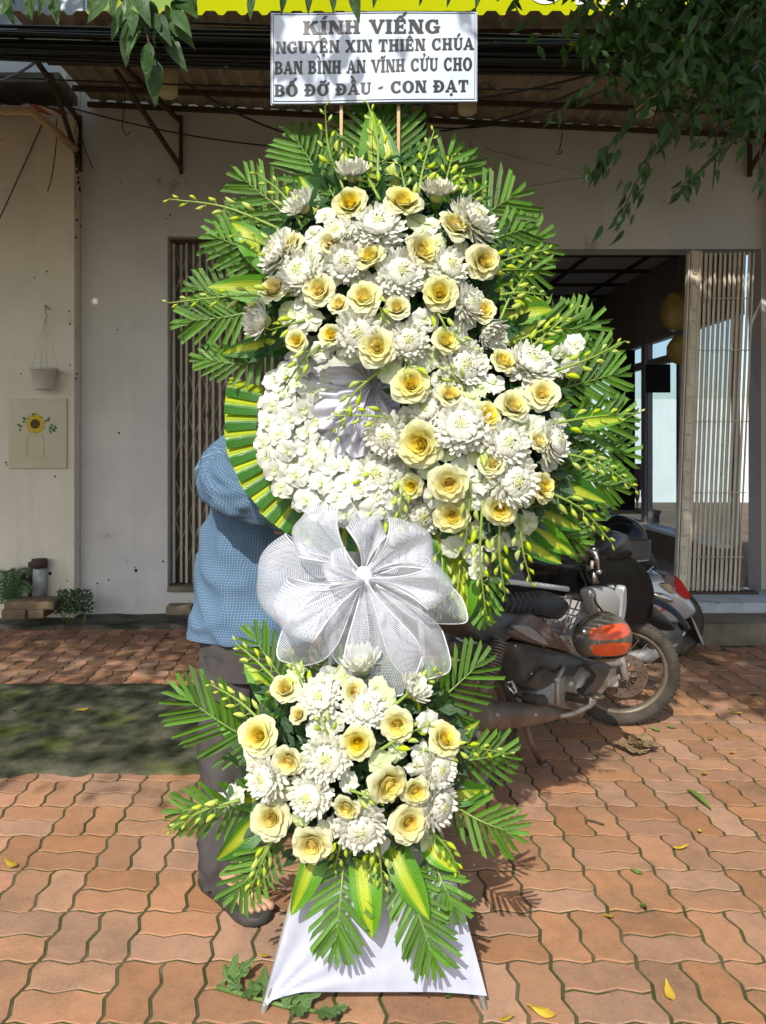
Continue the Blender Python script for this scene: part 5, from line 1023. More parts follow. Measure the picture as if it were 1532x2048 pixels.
fm_.build('face_features', M['skin'], person)
def loft(mb, rings, nu=40, fold=.0, seed=0, m=0):
    # rings: (center, axis_x, axis_y, rx, ry)
    L = [0]
    for a, b in zip(rings, rings[1:]): L.append(L[-1] + (b[0] - a[0]).length)
    n = len(rings) - 1
    def fn(u, v):
        k = v * n; j = min(int(k), n - 1); f = k - j; A_, B_ = rings[j], rings[j + 1]; c = A_[0].lerp(B_[0], f); ax = A_[1].lerp(B_[1], f); ay = A_[2].lerp(B_[2], f); rx, ry = lerp(A_[3], B_[3], f), lerp(A_[4], B_[4], f); l = lerp(L[j], L[j + 1], f); a = 2 * pi * u
        q = V((cos(a) * 2.2, sin(a) * 2.2, l * 9 + seed)); q2 = V((cos(a) * 1.6 + l * 2.5, sin(a) * 1.6, l * 10 - cos(a) * 1.6 + seed)); dsp = fold * (noise.noise(q) * .9 + 1.3 * (1 - min(1, abs(noise.noise(q2)) * 1.7)) ** 2.2 - .4)
        return (c + ax * cos(a) * (rx + dsp) + ay * sin(a) * (ry + dsp), (a * (rx + ry) * .5, l))
    mb.grid(fn, nu, n * 8 if n < 8 else n * 3, m, closeu=True); return mb
X_, Y_ = V((1, 0, 0)), V((0, 1, 0))
shirt = MB()
loft(shirt, [(P(612, 862, 2.47), X_, Y_, .07, .07), (P(590, 890, 2.49), X_, Y_, .16, .10), (P(560, 960, 2.51), X_, Y_, .20, .125), (P(535, 1060, 2.52), X_, Y_, .205, .125), (P(522, 1160, 2.51), X_, Y_, .205, .125), (P(512, 1230, 2.50), X_, Y_, .198, .13), (P(508, 1272, 2.50), X_, Y_, .200, .135)], 72, .014, 1)
def sleeve(path, rad, seed):
    pts = catmull(path, 5); rg = []
    for i, p in enumerate(pts):
        d = (pts[min(i + 1, len(pts) - 1)] - pts[max(i - 1, 0)]).normalized(); ax = d.cross(V((0, 1, .2))).normalized(); ay = d.cross(ax); t = i / (len(pts) - 1); r = lerp(rad[0], rad[1], t); rg.append((p, ax, ay, r, r))
    loft(shirt, rg, 48, .014, seed)
sleeve([P(585, 905, 2.46), P(500, 918, 2.44), P(452, 950, 2.37), P(480, 985, 2.28), P(575, 1010, 2.22)], (.105, .062), 5)
sleeve([P(660, 905, 2.49), P(745, 940, 2.46), P(800, 1010, 2.36), P(785, 1030, 2.24)], (.09, .055), 8)
# split per piece so the check follows each sleeve: one shirt object
so_ = shirt.build('shirt', M['shirt'], person)
tr = MB()
loft(tr, [(P(515, 1215, 2.50), X_, Y_, .17, .115), (P(515, 1290, 2.50), X_, Y_, .185, .13), (P(512, 1345, 2.50), X_, Y_, .18, .125)], 48, .004, 2)
loft(tr, [(P(466, 1300, 2.50), X_, Y_, .105, .11), (P(458, 1400, 2.48), X_, Y_, .092, .10), (P(452, 1500, 2.46), X_, Y_, .080, .085), (P(450, 1600, 2.44), X_, Y_, .076, .08), (P(446, 1690, 2.42), X_, Y_, .072, .075), (P(444, 1735, 2.41), X_, Y_, .066, .07), (P(446, 1762, 2.405), X_, Y_, .062, .066)], 44, .012, 3)
loft(tr, [(P(585, 1320, 2.51), X_, Y_, .10, .11), (V((-.08, 2.54, .48)), X_, Y_, .082, .085), (V((-.01, 2.60, .12)), X_, Y_, .068, .072)], 36, .006, 4)
tr.build('trousers', M['trouser'], person)
def sandal(heel, toe, parent):
    fd = (toe - heel); fd.z = 0; fd.normalize(); fs = V((fd.y, -fd.x, 0)); out = []
    prof_ = [(-.045, .0), (-.040, .026), (-.01, .036), (.06, .036), (.13, .042), (.19, .052), (.235, .048), (.262, .028), (.268, .0)]
    pts = [(l, w_) for l, w_ in prof_] + [(l, -w_ * .9) for l, w_ in prof_[::-1][1:-1]]; b0 = V((heel.x, heel.y, 0)); mb = MB(); n = len(pts)
    for z, k in ((.0, .97), (.006, 1.0), (.022, 1.0), (.027, .95)):
        for l, w_ in pts: mb.vert(b0 + fd * (.11 + (l - .11) * k) + fs * w_ * k + V((0, 0, z + (.004 * max(0, l - .2) / .06))))
    for j in range(3):
        for i in range(n): mb.face((j * n + i, j * n + (i + 1) % n, (j + 1) * n + (i + 1) % n, (j + 1) * n + i))
    mb.face([i for i in range(n)][::-1]); mb.face([3 * n + i for i in range(n)])
    s = mb.build('sandal', M['sandal'], parent)
    def strap(l0, l1, hz, wd):
        def f(u, v):
            a = pi * u; l = lerp(l0, l1, v) + .015 * sin(a) * (v - .5); return (b0 + fd * l + fs * cos(a) * wd + V((0, 0, .018 + sin(a) * (hz - .18 * (l - l0)))),)
        MB().grid(f, 16, 6).grid(lambda u, v: (f(u, v)[0] + V((0, 0, .004)),), 16, 6).build('strap', M['sandal'], s)
    strap(.085, .165, .072, .049)
    def back(u, v): a = pi * (u * 1.3 - .15) + pi / 2 + pi / 2 - pi / 2; return (b0 + fd * (.03 - .06 * sin(pi * u)) + fs * cos(pi * u) * .040 + V((0, 0, .055 + .03 * v)),)
    MB().grid(back, 14, 2).build('heel_strap', M['sandal'], s)
sandal(heel, toe, person); sandal(V((-.02, 2.62, .05)), V((.06, 2.40, .045)), person)
# ================================================================== MOTORBIKES
M['mblack'] = mat('glossy black plastic', (.006, .006, .007), .14, .28, c2=(.010, .010, .010), ns=6)
M['mdark'] = mat('dusty dark grey plastic', (.055, .055, .055), .42, .4, c2=(.13, .118, .10), ns=7, amt=(.4, .75), bmp=.2, bs_=90)
M['mgrey'] = mat('dusty grey panel', (.34, .34, .33), .42, .4, c2=(.24, .225, .20), ns=5, amt=(.4, .75), rvar=.12)
M['msilver'] = mat('silver scooter paint', (.48, .50, .52), .28, .5, metal=.4, c2=(.42, .44, .45), ns=3, coat=.4)
M['mbrown'] = mat('faded brown silver fairing', (.17, .13, .11), .4, .4, c2=(.10, .075, .065), ns=6)
M['chrome'] = mat('chrome', (.62, .61, .58), .22, .5, metal=.9, c2=(.42, .38, .33), ns=14)
M['alloy'] = mat('dirty cast alloy', (.46, .44, .40), .45, .5, metal=.35, c2=(.24, .205, .16), ns=10, amt=(.45, .75), bmp=.3, bs_=70)
M['muff'] = mat('brown dusty muffler', (.20, .155, .115), .5, .4, metal=.25, c2=(.13, .095, .07), ns=7, bmp=.2, bs_=50)
M['rimm'] = mat('dusty brown steel rim', (.20, .17, .13), .5, .4, metal=.4, c2=(.12, .095, .07), ns=10)
M['rubber'] = mat('dusty tyre rubber', (.040, .037, .033), .85, .2, c2=(.10, .085, .065), ns=9, amt=(.4, .7), bmp=.35, bs_=120)
M['seat'] = mat('black ribbed vinyl', (.016, .016, .017), .45, .4, bmp=.2, bs_=60)
M['redl'] = mat('red tail light', (.42, .012, .018), .15, .5, coat=.6)
M['steelr'] = mat('rusty disc', (.20, .165, .135), .45, .5, metal=.6, c2=(.13, .09, .065), ns=16)
M['hgrey'] = mat('scuffed grey helmet shell', (.105, .095, .075), .42, .4, c2=(.15, .135, .105), ns=9, rvar=.12, coat=.25)
M['horange'] = mat('orange helmet stripe', (.66, .085, .018), .38, .4, c2=(.58, .10, .03), ns=12, coat=.3)
def smooth_out(pts, n=4):
    pts = [V(p) for p in pts]; N_ = len(pts); out = []
    for i in range(N_):
        a, b, c, d = pts[i - 1], pts[i], pts[(i + 1) % N_], pts[(i + 2) % N_]
        for k in range(n): t = k / n; out.append(.5 * (2 * b + (c - a) * t + (2 * a - 5 * b + 4 * c - d) * t * t + (3 * b - a - 3 * c + d) * t ** 3))
    return out
NR = V((.684, -.73, 0)).normalized(); FW = V((.73, .684, 0)).normalized()
def B(px, py, lat=0.0):
    k = (px - CX) / F; Yv = (lat - 1.848) / (.684 * k - .73); return P(px, py, Yv)
def Z4(x, y): return (860 + x / 2.471, 1000 + y / 2.471)
def BZ(x, y, lat=0.0): return B(*Z4(x, y), lat)
def wheel(parent, c, axis, R_, tr, m_rim='rimm', spokes=28, disc=True, dside=1):
    ax = V(axis).normalized(); e1 = ax.cross(V((0, 0, 1))).normalized(); e2 = e1.cross(ax); c = V(c); wo = thing_part = new('wheel', None, parent, Matrix.Translation(c))
    def ring(rc, rr, ra, n=56, m=12): return lambda u, v: (c + (e1 * cos(6.28319 * u) + e2 * sin(6.28319 * u)) * (rc + rr * cos(6.28319 * v)) + ax * ra * sin(6.28319 * v), (u, v))
    ty = MB().grid(ring(R_ - tr, tr, tr * .95), 64, 14, closeu=True)
    ty.build('tyre', M['rubber'], wo)
    tm = MB()
    for k in range(70):
        a = 2 * pi * k / 70; d = e1 * cos(a) + e2 * sin(a); t_ = -e1 * sin(a) + e2 * cos(a)
        for s_ in (-1, 1): q = c + d * (R_ - .004) + ax * s_ * tr * .38; tm.tube([q - t_ * .006, q + t_ * .010 + ax * s_ * tr * .38 - d * .008], .0035, 4)
    tag(tm.build('tread_blocks', M['rubber'], wo), kind='stuff')
    MB().grid(ring(R_ - tr * 2.0, .013, .020), 56, 8, closeu=True).build('rim', M[m_rim], wo)
    MB().lathe([(0, -.05), (.028, -.05), (.030, -.045), (.022, -.04), (.022, .04), (.030, .045), (.028, .05), (0, .05)], c, ax, 16).build('hub', M['alloy'], wo)
    for k in range(spokes):
        a = 2 * pi * k / spokes; b = a + (.5 if k % 2 else -.5); s_ = .035 if k % 4 < 2 else -.035; MB().tube([c + (e1 * cos(b) + e2 * sin(b)) * .026 + ax * s_, c + (e1 * cos(a) + e2 * sin(a)) * (R_ - tr * 2.0)], .0016, 4).build('spoke', M['rimm'], wo)
    if disc:
        dd = MB(); q = c - ax * .05 * dside
        dd.grid(lambda u, v: (q + (e1 * cos(6.28319 * u) + e2 * sin(6.28319 * u)) * lerp(.062, .11, v),), 48, 1, closeu=True); dd.grid(lambda u, v: (q + ax * .004 * dside + (e1 * cos(6.28319 * u) + e2 * sin(6.28319 * u)) * lerp(.062, .11, v),), 48, 1, closeu=True)
        for k in range(5): a = 2 * pi * k / 5; d = e1 * cos(a) + e2 * sin(a); dd.tube([q + ax * .001 + d * .02, q + ax * .001 + d * .07], .006, 5)
        do = dd.build('brake_disc', M['steelr'], wo)
        for k in range(22): a = 2 * pi * k / 22; rr = .078 if k % 2 else .096; MB().lathe([(0, 0), (.0035, 0), (.0035, .0012), (0, .0012)], q + (e1 * cos(a) + e2 * sin(a)) * rr - ax * .0012 * dside, ax, 8).build('disc_hole', M['dark'], do)
    return wo
mb_ = thing('motorbike', (1.0, 3.4, 0), 'dusty black and grey underbone motorbike parked behind the wreath with spoked wheels', 'motorbike')
rc_ = V((.50, 3.0, .278)); wheel(mb_, rc_, -NR, .278, .034, disc=False)
fc_ = V((1.354, 3.80, .272)); wax = V((.10, 1, .16)).normalized(); wheel(mb_, fc_, wax, .272, .033, dside=1)
def pn(name, pts, hw, lat, m, taper=.9, parent=mb_): return sharp(MB().panel(smooth_out([BZ(x, y, lat) for x, y in pts]), hw, NR, taper=taper).build(name, M[m], parent), 50)
# fork, fender
wl = -wax
for s_ in (1, -1): MB().tube([fc_ + wl * .075 * s_, fc_ + wl * .075 * s_ + V((-.035, .02, .18)), fc_ + wl * .07 * s_ + V((-.12, .03, .48))], [.019, .021, .024], 10).build('fork_leg', M['alloy'], mb_)
MB().box(fc_ + wl * .07 + V((-.07, 0, -.01)), (.07, .035, .06), bev=.01).build('brake_caliper', M['alloy'], mb_)
def fend(u, v):
    a = lerp(2.75, .45, v); r = .315; s_ = 2 * u - 1; wd = .07 * (1 - .75 * max(0, v - .45) / .55); d = V((cos(a), 0, sin(a))); return (fc_ + d * r * (1 + .10 * v) + V((.02, 0, .06)) - d * .03 * s_ * s_ + wl * wd * s_,)
MB().grid(fend, 8, 22).build('front_fender', M['mblack'], mb_)
pn('fender_side', [(940, 490), (1010, 482), (1100, 540), (1182, 636), (1100, 640), (990, 612), (930, 600)], .05, -.02, 'mblack', .8)
# body panels
pn('legshield', [(600, 300), (690, 235), (800, 240), (900, 310), (945, 400), (950, 470), (935, 560), (890, 590), (780, 560), (720, 480), (640, 470)], .17, -.05, 'mblack', .93)
pn('legshield_inner', [(770, 440), (860, 428), (905, 470), (912, 520), (895, 575), (820, 575), (790, 520)], .03, .13, 'mgrey', .9)
pn('legshield_trim', [(938, 430), (952, 440), (945, 560), (905, 700), (890, 690), (925, 560)], .02, .14, 'msilver', .95)
pn('centre_cover', [(740, 445), (790, 440), (810, 500), (770, 580), (760, 640), (880, 790), (880, 815), (740, 805), (600, 735), (560, 660), (640, 660), (690, 590)], .075, .02, 'mgrey', .88)
pn('frame_cover', [(330, 690), (450, 700), (590, 735), (740, 805), (700, 862), (580, 850), (470, 920), (380, 905), (350, 800)], .085, .02, 'mdark', .9)
pn('lower_legshield', [(770, 810), (875, 810), (840, 900), (790, 960), (740, 950), (800, 870)], .02, .15, 'mdark', .9)
pn('rear_fairing', [(290, 640), (370, 535), (480, 595), (560, 690), (592, 732), (500, 712), (400, 690)], .11, .02, 'mbrown', .86)
pn('fairing_stripe', [(400, 625), (470, 620), (540, 670), (575, 715), (500, 690)], .012, .128, 'mgrey', .9)
pn('tail', [(60, 560), (240, 520), (370, 535), (320, 650), (220, 700), (90, 640)], .10, .0, 'mdark', .85)
seat = pn('seat', [(180, 470), (330, 440), (470, 428), (575, 475), (592, 520), (540, 575), (450, 560), (340, 545), (200, 530)], .115, .0, 'seat', .8)
for k in range(7):
    t = k / 6; MB().tube([BZ(lerp(390, 560, t) - 25, 452 + 10 * t, .118), BZ(lerp(390, 570, t), lerp(500, 515, t), .128), BZ(lerp(400, 575, t) - 30, 555, .118)], .003, 4).build('seat_rib', M['mdark'], seat)
# handlebar
hb = BZ(770, 240, .20); MB().tube([BZ(770, 250, .30), BZ(775, 235, .16), BZ(800, 200, .0), BZ(830, 190, -.25)], .012, 8).build('handlebar', M['chrome'], mb_)
MB().tube([BZ(752, 262, .33), BZ(768, 240, .20)], [.019, .018], 12).build('grip', M['rubber'], mb_)
MB().tube([BZ(742, 288, .335), BZ(746, 275, .335)], [.021, .021], 12).build('bar_end', M['mdark'], mb_)
gm = MB()
for k in range(6): t = k / 5; p = BZ(752, 262, .33).lerp(BZ(768, 240, .20), t); gm.lathe([(.019, -.003), (.022, 0), (.019, .003)], p, (BZ(768, 240, .2) - BZ(752, 262, .33)), 12)
tag(gm.build('grip_ribs', M['rubber'], mb_), kind='stuff')
pn('headset_cowl', [(700, 230), (760, 150), (850, 150), (890, 230), (880, 275), (800, 290), (720, 280)], .13, .0, 'mblack', .75)
pn('headlight', [(690, 105), (720, 85), (760, 95), (765, 150), (720, 170), (700, 150)], .05, .05, 'chrome', .8)
MB().tube(catmull([BZ(788, 250, .24), BZ(815, 262, .27), BZ(826, 300, .28), BZ(835, 352, .28)], 5), [.010] * 6 + [.008] * 6 + [.006] * 4, 8).build('brake_lever', M['chrome'], mb_)
MB().sph(BZ(836, 355, .28), .011).build('lever_ball', M['chrome'], mb_)
ky = thing_key = new('key_ring', None, mb_, Matrix.Translation(BZ(810, 380, .25)))
MB().tube([BZ(802, 300, .25), BZ(800, 340, .25)], .007, 6).build('key_lock', M['alloy'], ky); MB().tube([BZ(808, 355, .255), BZ(812, 385, .255), BZ(810, 415, .255)], [.004, .009, .005], 6).build('key', M['chrome'], ky); MB().tube([BZ(815, 365, .25), BZ(830, 410, .25)], .003, 5).build('key_tag', M['chrome'], ky)
# mirror
MB().tube([BZ(800, 215, .15), BZ(815, 130, .22), BZ(800, 80, .28)], .006, 6).build('mirror_stem', M['chrome'], mb_); MB().sph(BZ(795, 60, .30), (.06, .018, .045), 16, 10, M=Matrix.Rotation(-.75, 3, 'Z')).build('mirror', M['mblack'], mb_)
# engine
ec = BZ(695, 915, .05); MB().lathe([(0, .0), (.085, .0), (.092, .02), (.092, .07), (.08, .09), (.06, .095), (.058, .085), (.03, .085), (.03, .10), (0, .10)], ec, NR, 28).build('crank_cover', M['alloy'], mb_)
MB().lathe([(0, -.1), (.075, -.1), (.08, -.08), (.08, .08), (.07, .10), (.045, .105), (0, .105)], BZ(640, 905, .0), NR, 24).build('gear_case', M['alloy'], mb_)
pn('engine_block', [(440, 945), (570, 855), (650, 830), (760, 840), (770, 960), (640, 1040), (560, 1010)], .07, .0, 'alloy', .9)
pn('cylinder', [(740, 850), (860, 815), (875, 845), (790, 960), (740, 950)], .05, .0, 'alloy', .9)
for k in range(6): t = k / 5; a_ = BZ(lerp(752, 840, t), lerp(850, 822, t), .055); b_ = BZ(lerp(750, 800, t), lerp(945, 925, t), .055); MB().tube([a_, b_], .004, 4).build('cooling_fin', M['alloy'], mb_)
MB().tube([BZ(655, 830, .11), BZ(630, 880, .15), BZ(628, 1010, .15)], [.012, .010, .010], 8).build('kick_lever', M['alloy'], mb_); MB().sph(BZ(628, 890, .15), .016).build('kick_joint', M['alloy'], mb_)
# foot controls
MB().tube([BZ(668, 968, .16), BZ(785, 990, .24)], [.016, .018], 10).build('foot_peg', M['rubber'], mb_)
fr2 = MB()
for k in range(9): t = .08 + k / 10; p = BZ(668, 968, .16).lerp(BZ(785, 990, .24), t); fr2.lathe([(.017, -.002), (.021, 0), (.017, .002)], p, BZ(785, 990, .24) - BZ(668, 968, .16), 10)
tag(fr2.build('peg_ribs', M['rubber'], mb_), kind='stuff')
MB().tube(catmull([BZ(610, 1065, .13), BZ(690, 1060, .18), BZ(780, 1015, .22), BZ(795, 980, .22)], 5), .011, 8).build('brake_pedal_arm', M['alloy'], mb_); MB().sph(BZ(820, 968, .23), (.035, .03, .010), 14, 8).build('brake_pedal', M['muff'], mb_)
MB().tube([BZ(455, 975, .15), BZ(570, 990, .22)], .018, 10).build('passenger_peg', M['rubber'], mb_); MB().tube([BZ(375, 905, .12), BZ(400, 895, .13), BZ(430, 945, .14), BZ(410, 955, .14), BZ(378, 910, .12)], .007, 6).build('peg_bracket', M['chrome'], mb_)
# exhaust
MB().tube([BZ(640, 1050, .13), BZ(600, 1058, .15), BZ(520, 1058, .17), BZ(400, 1062, .18), BZ(290, 1065, .185), BZ(245, 1063, .185), BZ(240, 1063, .185)], [.018, .026, .040, .047, .051, .052, .038], 18).build('muffler', M['muff'], mb_)
MB().tube([BZ(800, 960, .10), BZ(740, 1060, .12), BZ(640, 1055, .13)], .015, 8).build('exhaust_pipe', M['muff'], mb_)
MB().tube([BZ(292, 1065, .185), BZ(284, 1065, .185)], .0535, 18).build('muffler_band', M['steelr'], mb_)
for x in (330, 520): MB().sph(BZ(x, 1060, .235 if x < 400 else .215), .008).build('muffler_bolt', M['alloy'], mb_)
# rear shock and swingarm
s0, s1 = BZ(345, 690, .13), BZ(275, 920, .13); MB().tube([s0, s1], .013, 8).build('shock_rod', M['alloy'], mb_)
ax_ = (s1 - s0).normalized(); ea = ax_.orthogonal().normalized(); eb = ax_.cross(ea)
MB().tube([s0.lerp(s1, k / 140 * .82) + (ea * cos(k * .56) + eb * sin(k * .56)) * .026 for k in range(141)], .0055, 5).build('spring', M['steelr'], mb_)
MB().tube([s1 + ax_ * -.03, s1 + ax_ * .05], [.026, .022], 10).build('shock_foot', M['muff'], mb_)
MB().tube([rc_ + NR * .10, BZ(560, 985, .10)], [.018, .022], 8).build('swingarm', M['mdark'], mb_)
# stand leg
sl = V((.852, 3.34, .012)); MB().tube([BZ(470, 1100, .10), BZ(480, 1160, .12).lerp(sl, .25), sl], [.014, .013, .012], 8).build('stand_leg', M['muff'], mb_); MB().sph(sl, (.03, .02, .010)).build('stand_foot', M['muff'], mb_)
# carrier behind the legshield
rk = new('wire_carrier', None, mb_, Matrix.Translation(BZ(640, 560, .08)))
for (a_, b_) in [((600, 470), (555, 620)), ((650, 478), (600, 640)), ((700, 490), (655, 660)), ((755, 455), (660, 660)), ((600, 470), (755, 500)), ((575, 540), (725, 575)), ((555, 620), (660, 660)), ((590, 510), (735, 545))]: MB().tube([BZ(*a_, .09), BZ(*b_, .09)], .0035, 6).build('wire', M['chrome'], rk)
MB().tube(catmull([BZ(660, 500, .11), BZ(670, 475, .12), BZ(695, 480, .12), BZ(690, 505, .11)], 5), .003, 5).build('hook', M['chrome'], rk); MB().tube(catmull([BZ(560, 610, .1), BZ(590, 590, .12), BZ(640, 600, .12), BZ(655, 640, .1)], 5), .003, 5).build('hook', M['chrome'], rk)
rod = MB().tube([BZ(250, 385, .06), BZ(680, 440, .10)], .011, 10); tag(rod.build('white_rod', M['white']), 'white rod lying across the motorbike seat and carrier', 'rod')
# ---- helmet hanging on the bike
hc2 = B(1206, 1275, .30); hm_ = thing('helmet', hc2, 'grey open helmet with two orange stripes hanging on the motorbike', 'helmet')
k = hc2.y / F; fx = V((cos(.20), sin(.20), 0)); fy_ = V((-.15, -.98, .12)).normalized(); fz = fx.cross(fy_).normalized() * -1
if fz.z < 0: fz = -fz
HR = (64 * k, 60 * k, 50 * k)
def hp(lon, lat, s=1.0): return hc2 + (fx * sin(lon) * cos(lat) * HR[0] + fy_ * cos(lon) * cos(lat) * HR[1] + fz * sin(lat) * HR[2] * (1.0 if lat > 0 else .96)) * s
MB().grid(lambda u, v: (hp(6.28319 * u, lerp(-pi / 2, pi / 2, v)),), 36, 20, closeu=True).build('shell', M['hgrey'], hm_)
def st1(u, v): lon = lerp(-.62, 1.10, u); c = lerp(.28, .40, u); hwid = .30 * (sin(pi * (.16 + .70 * u)) ** .7); return (hp(lon, c + (2 * v - 1) * hwid, 1.010),)
def st2(u, v): lon = lerp(-.60, 1.14, u); c = lerp(-.36, -.42, u); hwid = .30 * (sin(pi * (.18 + .66 * u)) ** .7); return (hp(lon, c + (2 * v - 1) * hwid, 1.010),)
MB().grid(st1, 18, 8).build('stripe', M['horange'], hm_); MB().grid(st2, 18, 8).build('stripe', M['horange'], hm_)
MB().tube([hp(lerp(-2.6, 2.6, t / 40), -.72 + .05 * cos(t * .157), 1.005) for t in range(41)], .006, 6).build('rim_trim', M['mblack'], hm_)
MB().grid(lambda u, v: (hp(lerp(-1.75, -.85, u), lerp(-.75, .62, v), 1.015 + .05 * sin(pi * u)),), 16, 10).build('visor', M['mdark'], hm_)
MB().tube([hp(-.35, -.75, 1.01), hp(-.30, -.1, 1.012), hp(-.30, .5, 1.012), hp(-.2, 1.1, 1.01)], .003, 5).build('strap', M['mgrey'], hm_)
MB().tube(catmull([hp(0, 1.35, 1.0), hp(0, 1.4, 1.08), BZ(815, 500, .26), BZ(820, 470, .2)], 5), .004, 5).build('hanging_strap', M['mblack'], hm_)
MB().sph(hp(-.85, .35, 1.03), .012).build('visor_pivot', M['chrome'], hm_); MB().sph(hp(.1, 1.25, 1.0), (.03, .02, .012)).build('buckle', M['muff'], hm_)
# ---- silver scooter behind
YS = 5.05
sco = thing('scooter', P(1250, 1310, YS), 'silver scooter with red tail light parked behind the dusty motorbike', 'scooter')
def S(x, y, d=0.0): q = Z4(x, y); return P(q[0], q[1], YS - d)
def spn_(name, pts, hw, d, m, taper=.85): return sharp(MB().panel(smooth_out([S(x, y, d) for x, y in pts]), hw, (0, -1, 0), taper=taper).build(name, M[m], sco), 50)
spn_('body', [(820, 400), (940, 372), (1080, 352), (1140, 365), (1220, 440), (1275, 512), (1268, 548), (1185, 588), (1100, 575), (960, 560), (830, 540)], .17, 0, 'msilver', .78)
spn_('floor', [(560, 560), (840, 500), (960, 560), (940, 620), (600, 640)], .14, 0, 'mdark'); spn_('front_shield', [(520, 160), (570, 150), (640, 520), (600, 600), (560, 560)], .2, 0, 'msilver')
spn_('seat', [(700, 330), (860, 300), (960, 235), (1050, 235), (1095, 285), (1085, 335), (950, 366), (720, 380)], .13, 0, 'seat', .75)
MB().tube([S(945, 373, .18), S(1075, 355, .18), S(1100, 330, .17), S(1085, 320, .1)], .008, 8).build('grab_rail', M['chrome'], sco)
spn_('tail_light', [(1170, 368), (1195, 372), (1248, 455), (1238, 478), (1205, 462), (1172, 425)], .12, .06, 'redl', .9); spn_('light_cover', [(1125, 362), (1172, 366), (1178, 410), (1130, 410)], .115, .06, 'mbrown', .95); spn_('light_trim', [(1130, 410), (1178, 412), (1205, 462), (1160, 440)], .03, .165, 'chrome', .9)
MB().sph(S(1150, 482, .19), (.07, .018, .024), 14, 8, M=Matrix.Rotation(.35, 3, 'Y')).build('indicator', M['chrome'], sco)
MB().tube([S(1108, 556, .175), S(1180, 532, .165)], .009, 6).build('red_stripe', M['redl'], sco)
spn_('mudguard', [(1235, 560), (1262, 560), (1325, 692), (1300, 690), (1250, 640)], .06, 0, 'mblack', .95); spn_('number_plate', [(1262, 560), (1278, 580), (1326, 690), (1316, 692)], .075, .0, 'mgrey', .98)
wheel(sco, V(((1338 - CX) * YS / F - .02, YS, .235)), (0, 1, 0), .235, .05, 'msilver', 10, False)
wheel(sco, V(((1338 - CX) * YS / F - 1.27, YS, .235)), (0, 1, 0), .235, .05, 'msilver', 10, False)
spn_('engine_case', [(1040, 640), (1180, 600), (1230, 660), (1200, 760), (1080, 760)], .09, .06, 'mdark'); MB().tube([S(1215, 700, .1), S(1060, 770, .12), S(960, 770, .12)], [.05, .045, .02], 14).build('muffler', M['mgrey'], sco)
MB().tube([S(540, 170), S(520, 100), S(480, 80, .2)], .012, 8).build('handlebar', M['mblack'], sco)
h2 = S(930, 205, .05); bh = thing('helmet', h2, 'glossy black helmet resting on the scooter seat', 'helmet'); k = YS / F
MB().sph(h2 + V((0, 0, .005)), (62 * k * .92, .14, 50 * k), 28, 16, fn=lambda p: V((p.x, p.y, p.z if p.z > -.05 else -.05 + (p.z + .05) * .6))).build('shell', M['mblack'], bh)
MB().grid(lambda u, v: (h2 + V((sin(lerp(-.4, 1.5, u)) * 66 * k * .95, -cos(lerp(-.4, 1.5, u)) * .15, lerp(-.10, .02, v))),), 14, 5).build('visor', M['mdark'], bh); MB().tube([h2 + V((sin(a) * 60 * k, -cos(a) * .145, -.105)) for a in [-1.5 + .15 * i for i in range(22)]], .007, 6).build('rim_trim', M['chrome'], bh)

# control cables, bolts and a plate that make the near bike read as used
for (pts, r) in [([(800, 240, .18), (770, 330, .16), (800, 440, .10), (840, 600, .08), (900, 780, .06)], .0045), ([(790, 230, .1), (740, 320, .12), (770, 420, .1), (790, 560, .1)], .004), ([(826, 250, .2), (860, 360, .12), (850, 480, .1)], .004), ([(640, 850, .12), (560, 830, .12), (480, 900, .12)], .005), ([(700, 1040, .14), (620, 1030, .13), (500, 1000, .12), (420, 960, .12)], .0045)]:
    MB().tube(catmull([BZ(*q) for q in pts], 6), r, 6).build('control_cable', M['rubber'], mb_)
for k in range(6):
    a = 2 * pi * k / 6; e1 = FW; MB().lathe([(0, 0), (.006, 0), (.006, .006), (0, .006)], ec + NR * .088 + (FW * cos(a) + V((0, 0, 1)) * sin(a)) * .074, NR, 6).build('cover_bolt', M['chrome'], mb_)
for (x, y, l) in [(560, 720, .11), (420, 720, .11), (600, 660, .1), (850, 560, .165), (800, 470, .165), (690, 700, .1), (500, 860, .11)]: MB().sph(BZ(x, y, l), .007, 8, 6).build('screw', M['chrome'], mb_)
# ================================================================== TREE overhead, loose leaves
def figleaf(seed):
    rnd = random.Random(seed); mb = MB(); cv = rnd.uniform(.1, .3)
    def fn(u, v):
        uu = 2 * u - 1; wd = .23 * (sin(pi * min(1, v ** .8)) ** .85) * (1 - .42 * v) * (1 if v < .97 else .1); return (V((uu * wd, v, -cv * v * v + .22 * abs(uu) * wd + .02 * sin(v * 8 + uu * 2))), (u, v))
    mb.grid(fn, 4, 8); return mb
fl_ = [figleaf(s).mesh('leaf', M['ficus']) for s in (1, 2, 3)]
tree = thing('shade_tree', (2.9, 1.3, 0), 'leafy tree with hanging branches overhead at the top of the picture', 'tree')
MB().tube(catmull([(2.9, 1.3, -.05), (2.86, 1.32, 1.0), (2.8, 1.4, 2.2), (2.65, 1.5, 3.3)], 6), [.20 - .004 * i for i in range(19)], 14).build('trunk', M['bark'], tree)
for e in [(1.0, 2.2, 4.5), (-.8, 1.6, 4.6), (-3.2, .8, 4.5), (2.6, 3.4, 4.4), (1.8, .5, 4.6), (3.8, 2.4, 4.6)]:
    a = V((2.65, 1.5, 3.25)); e = V(e); MB().tube(catmull([a, a.lerp(e, .45) + V((0, 0, .35)), e], 8), [.10 - .005 * i for i in range(17)], 8).build('limb', M['bark'], tree)
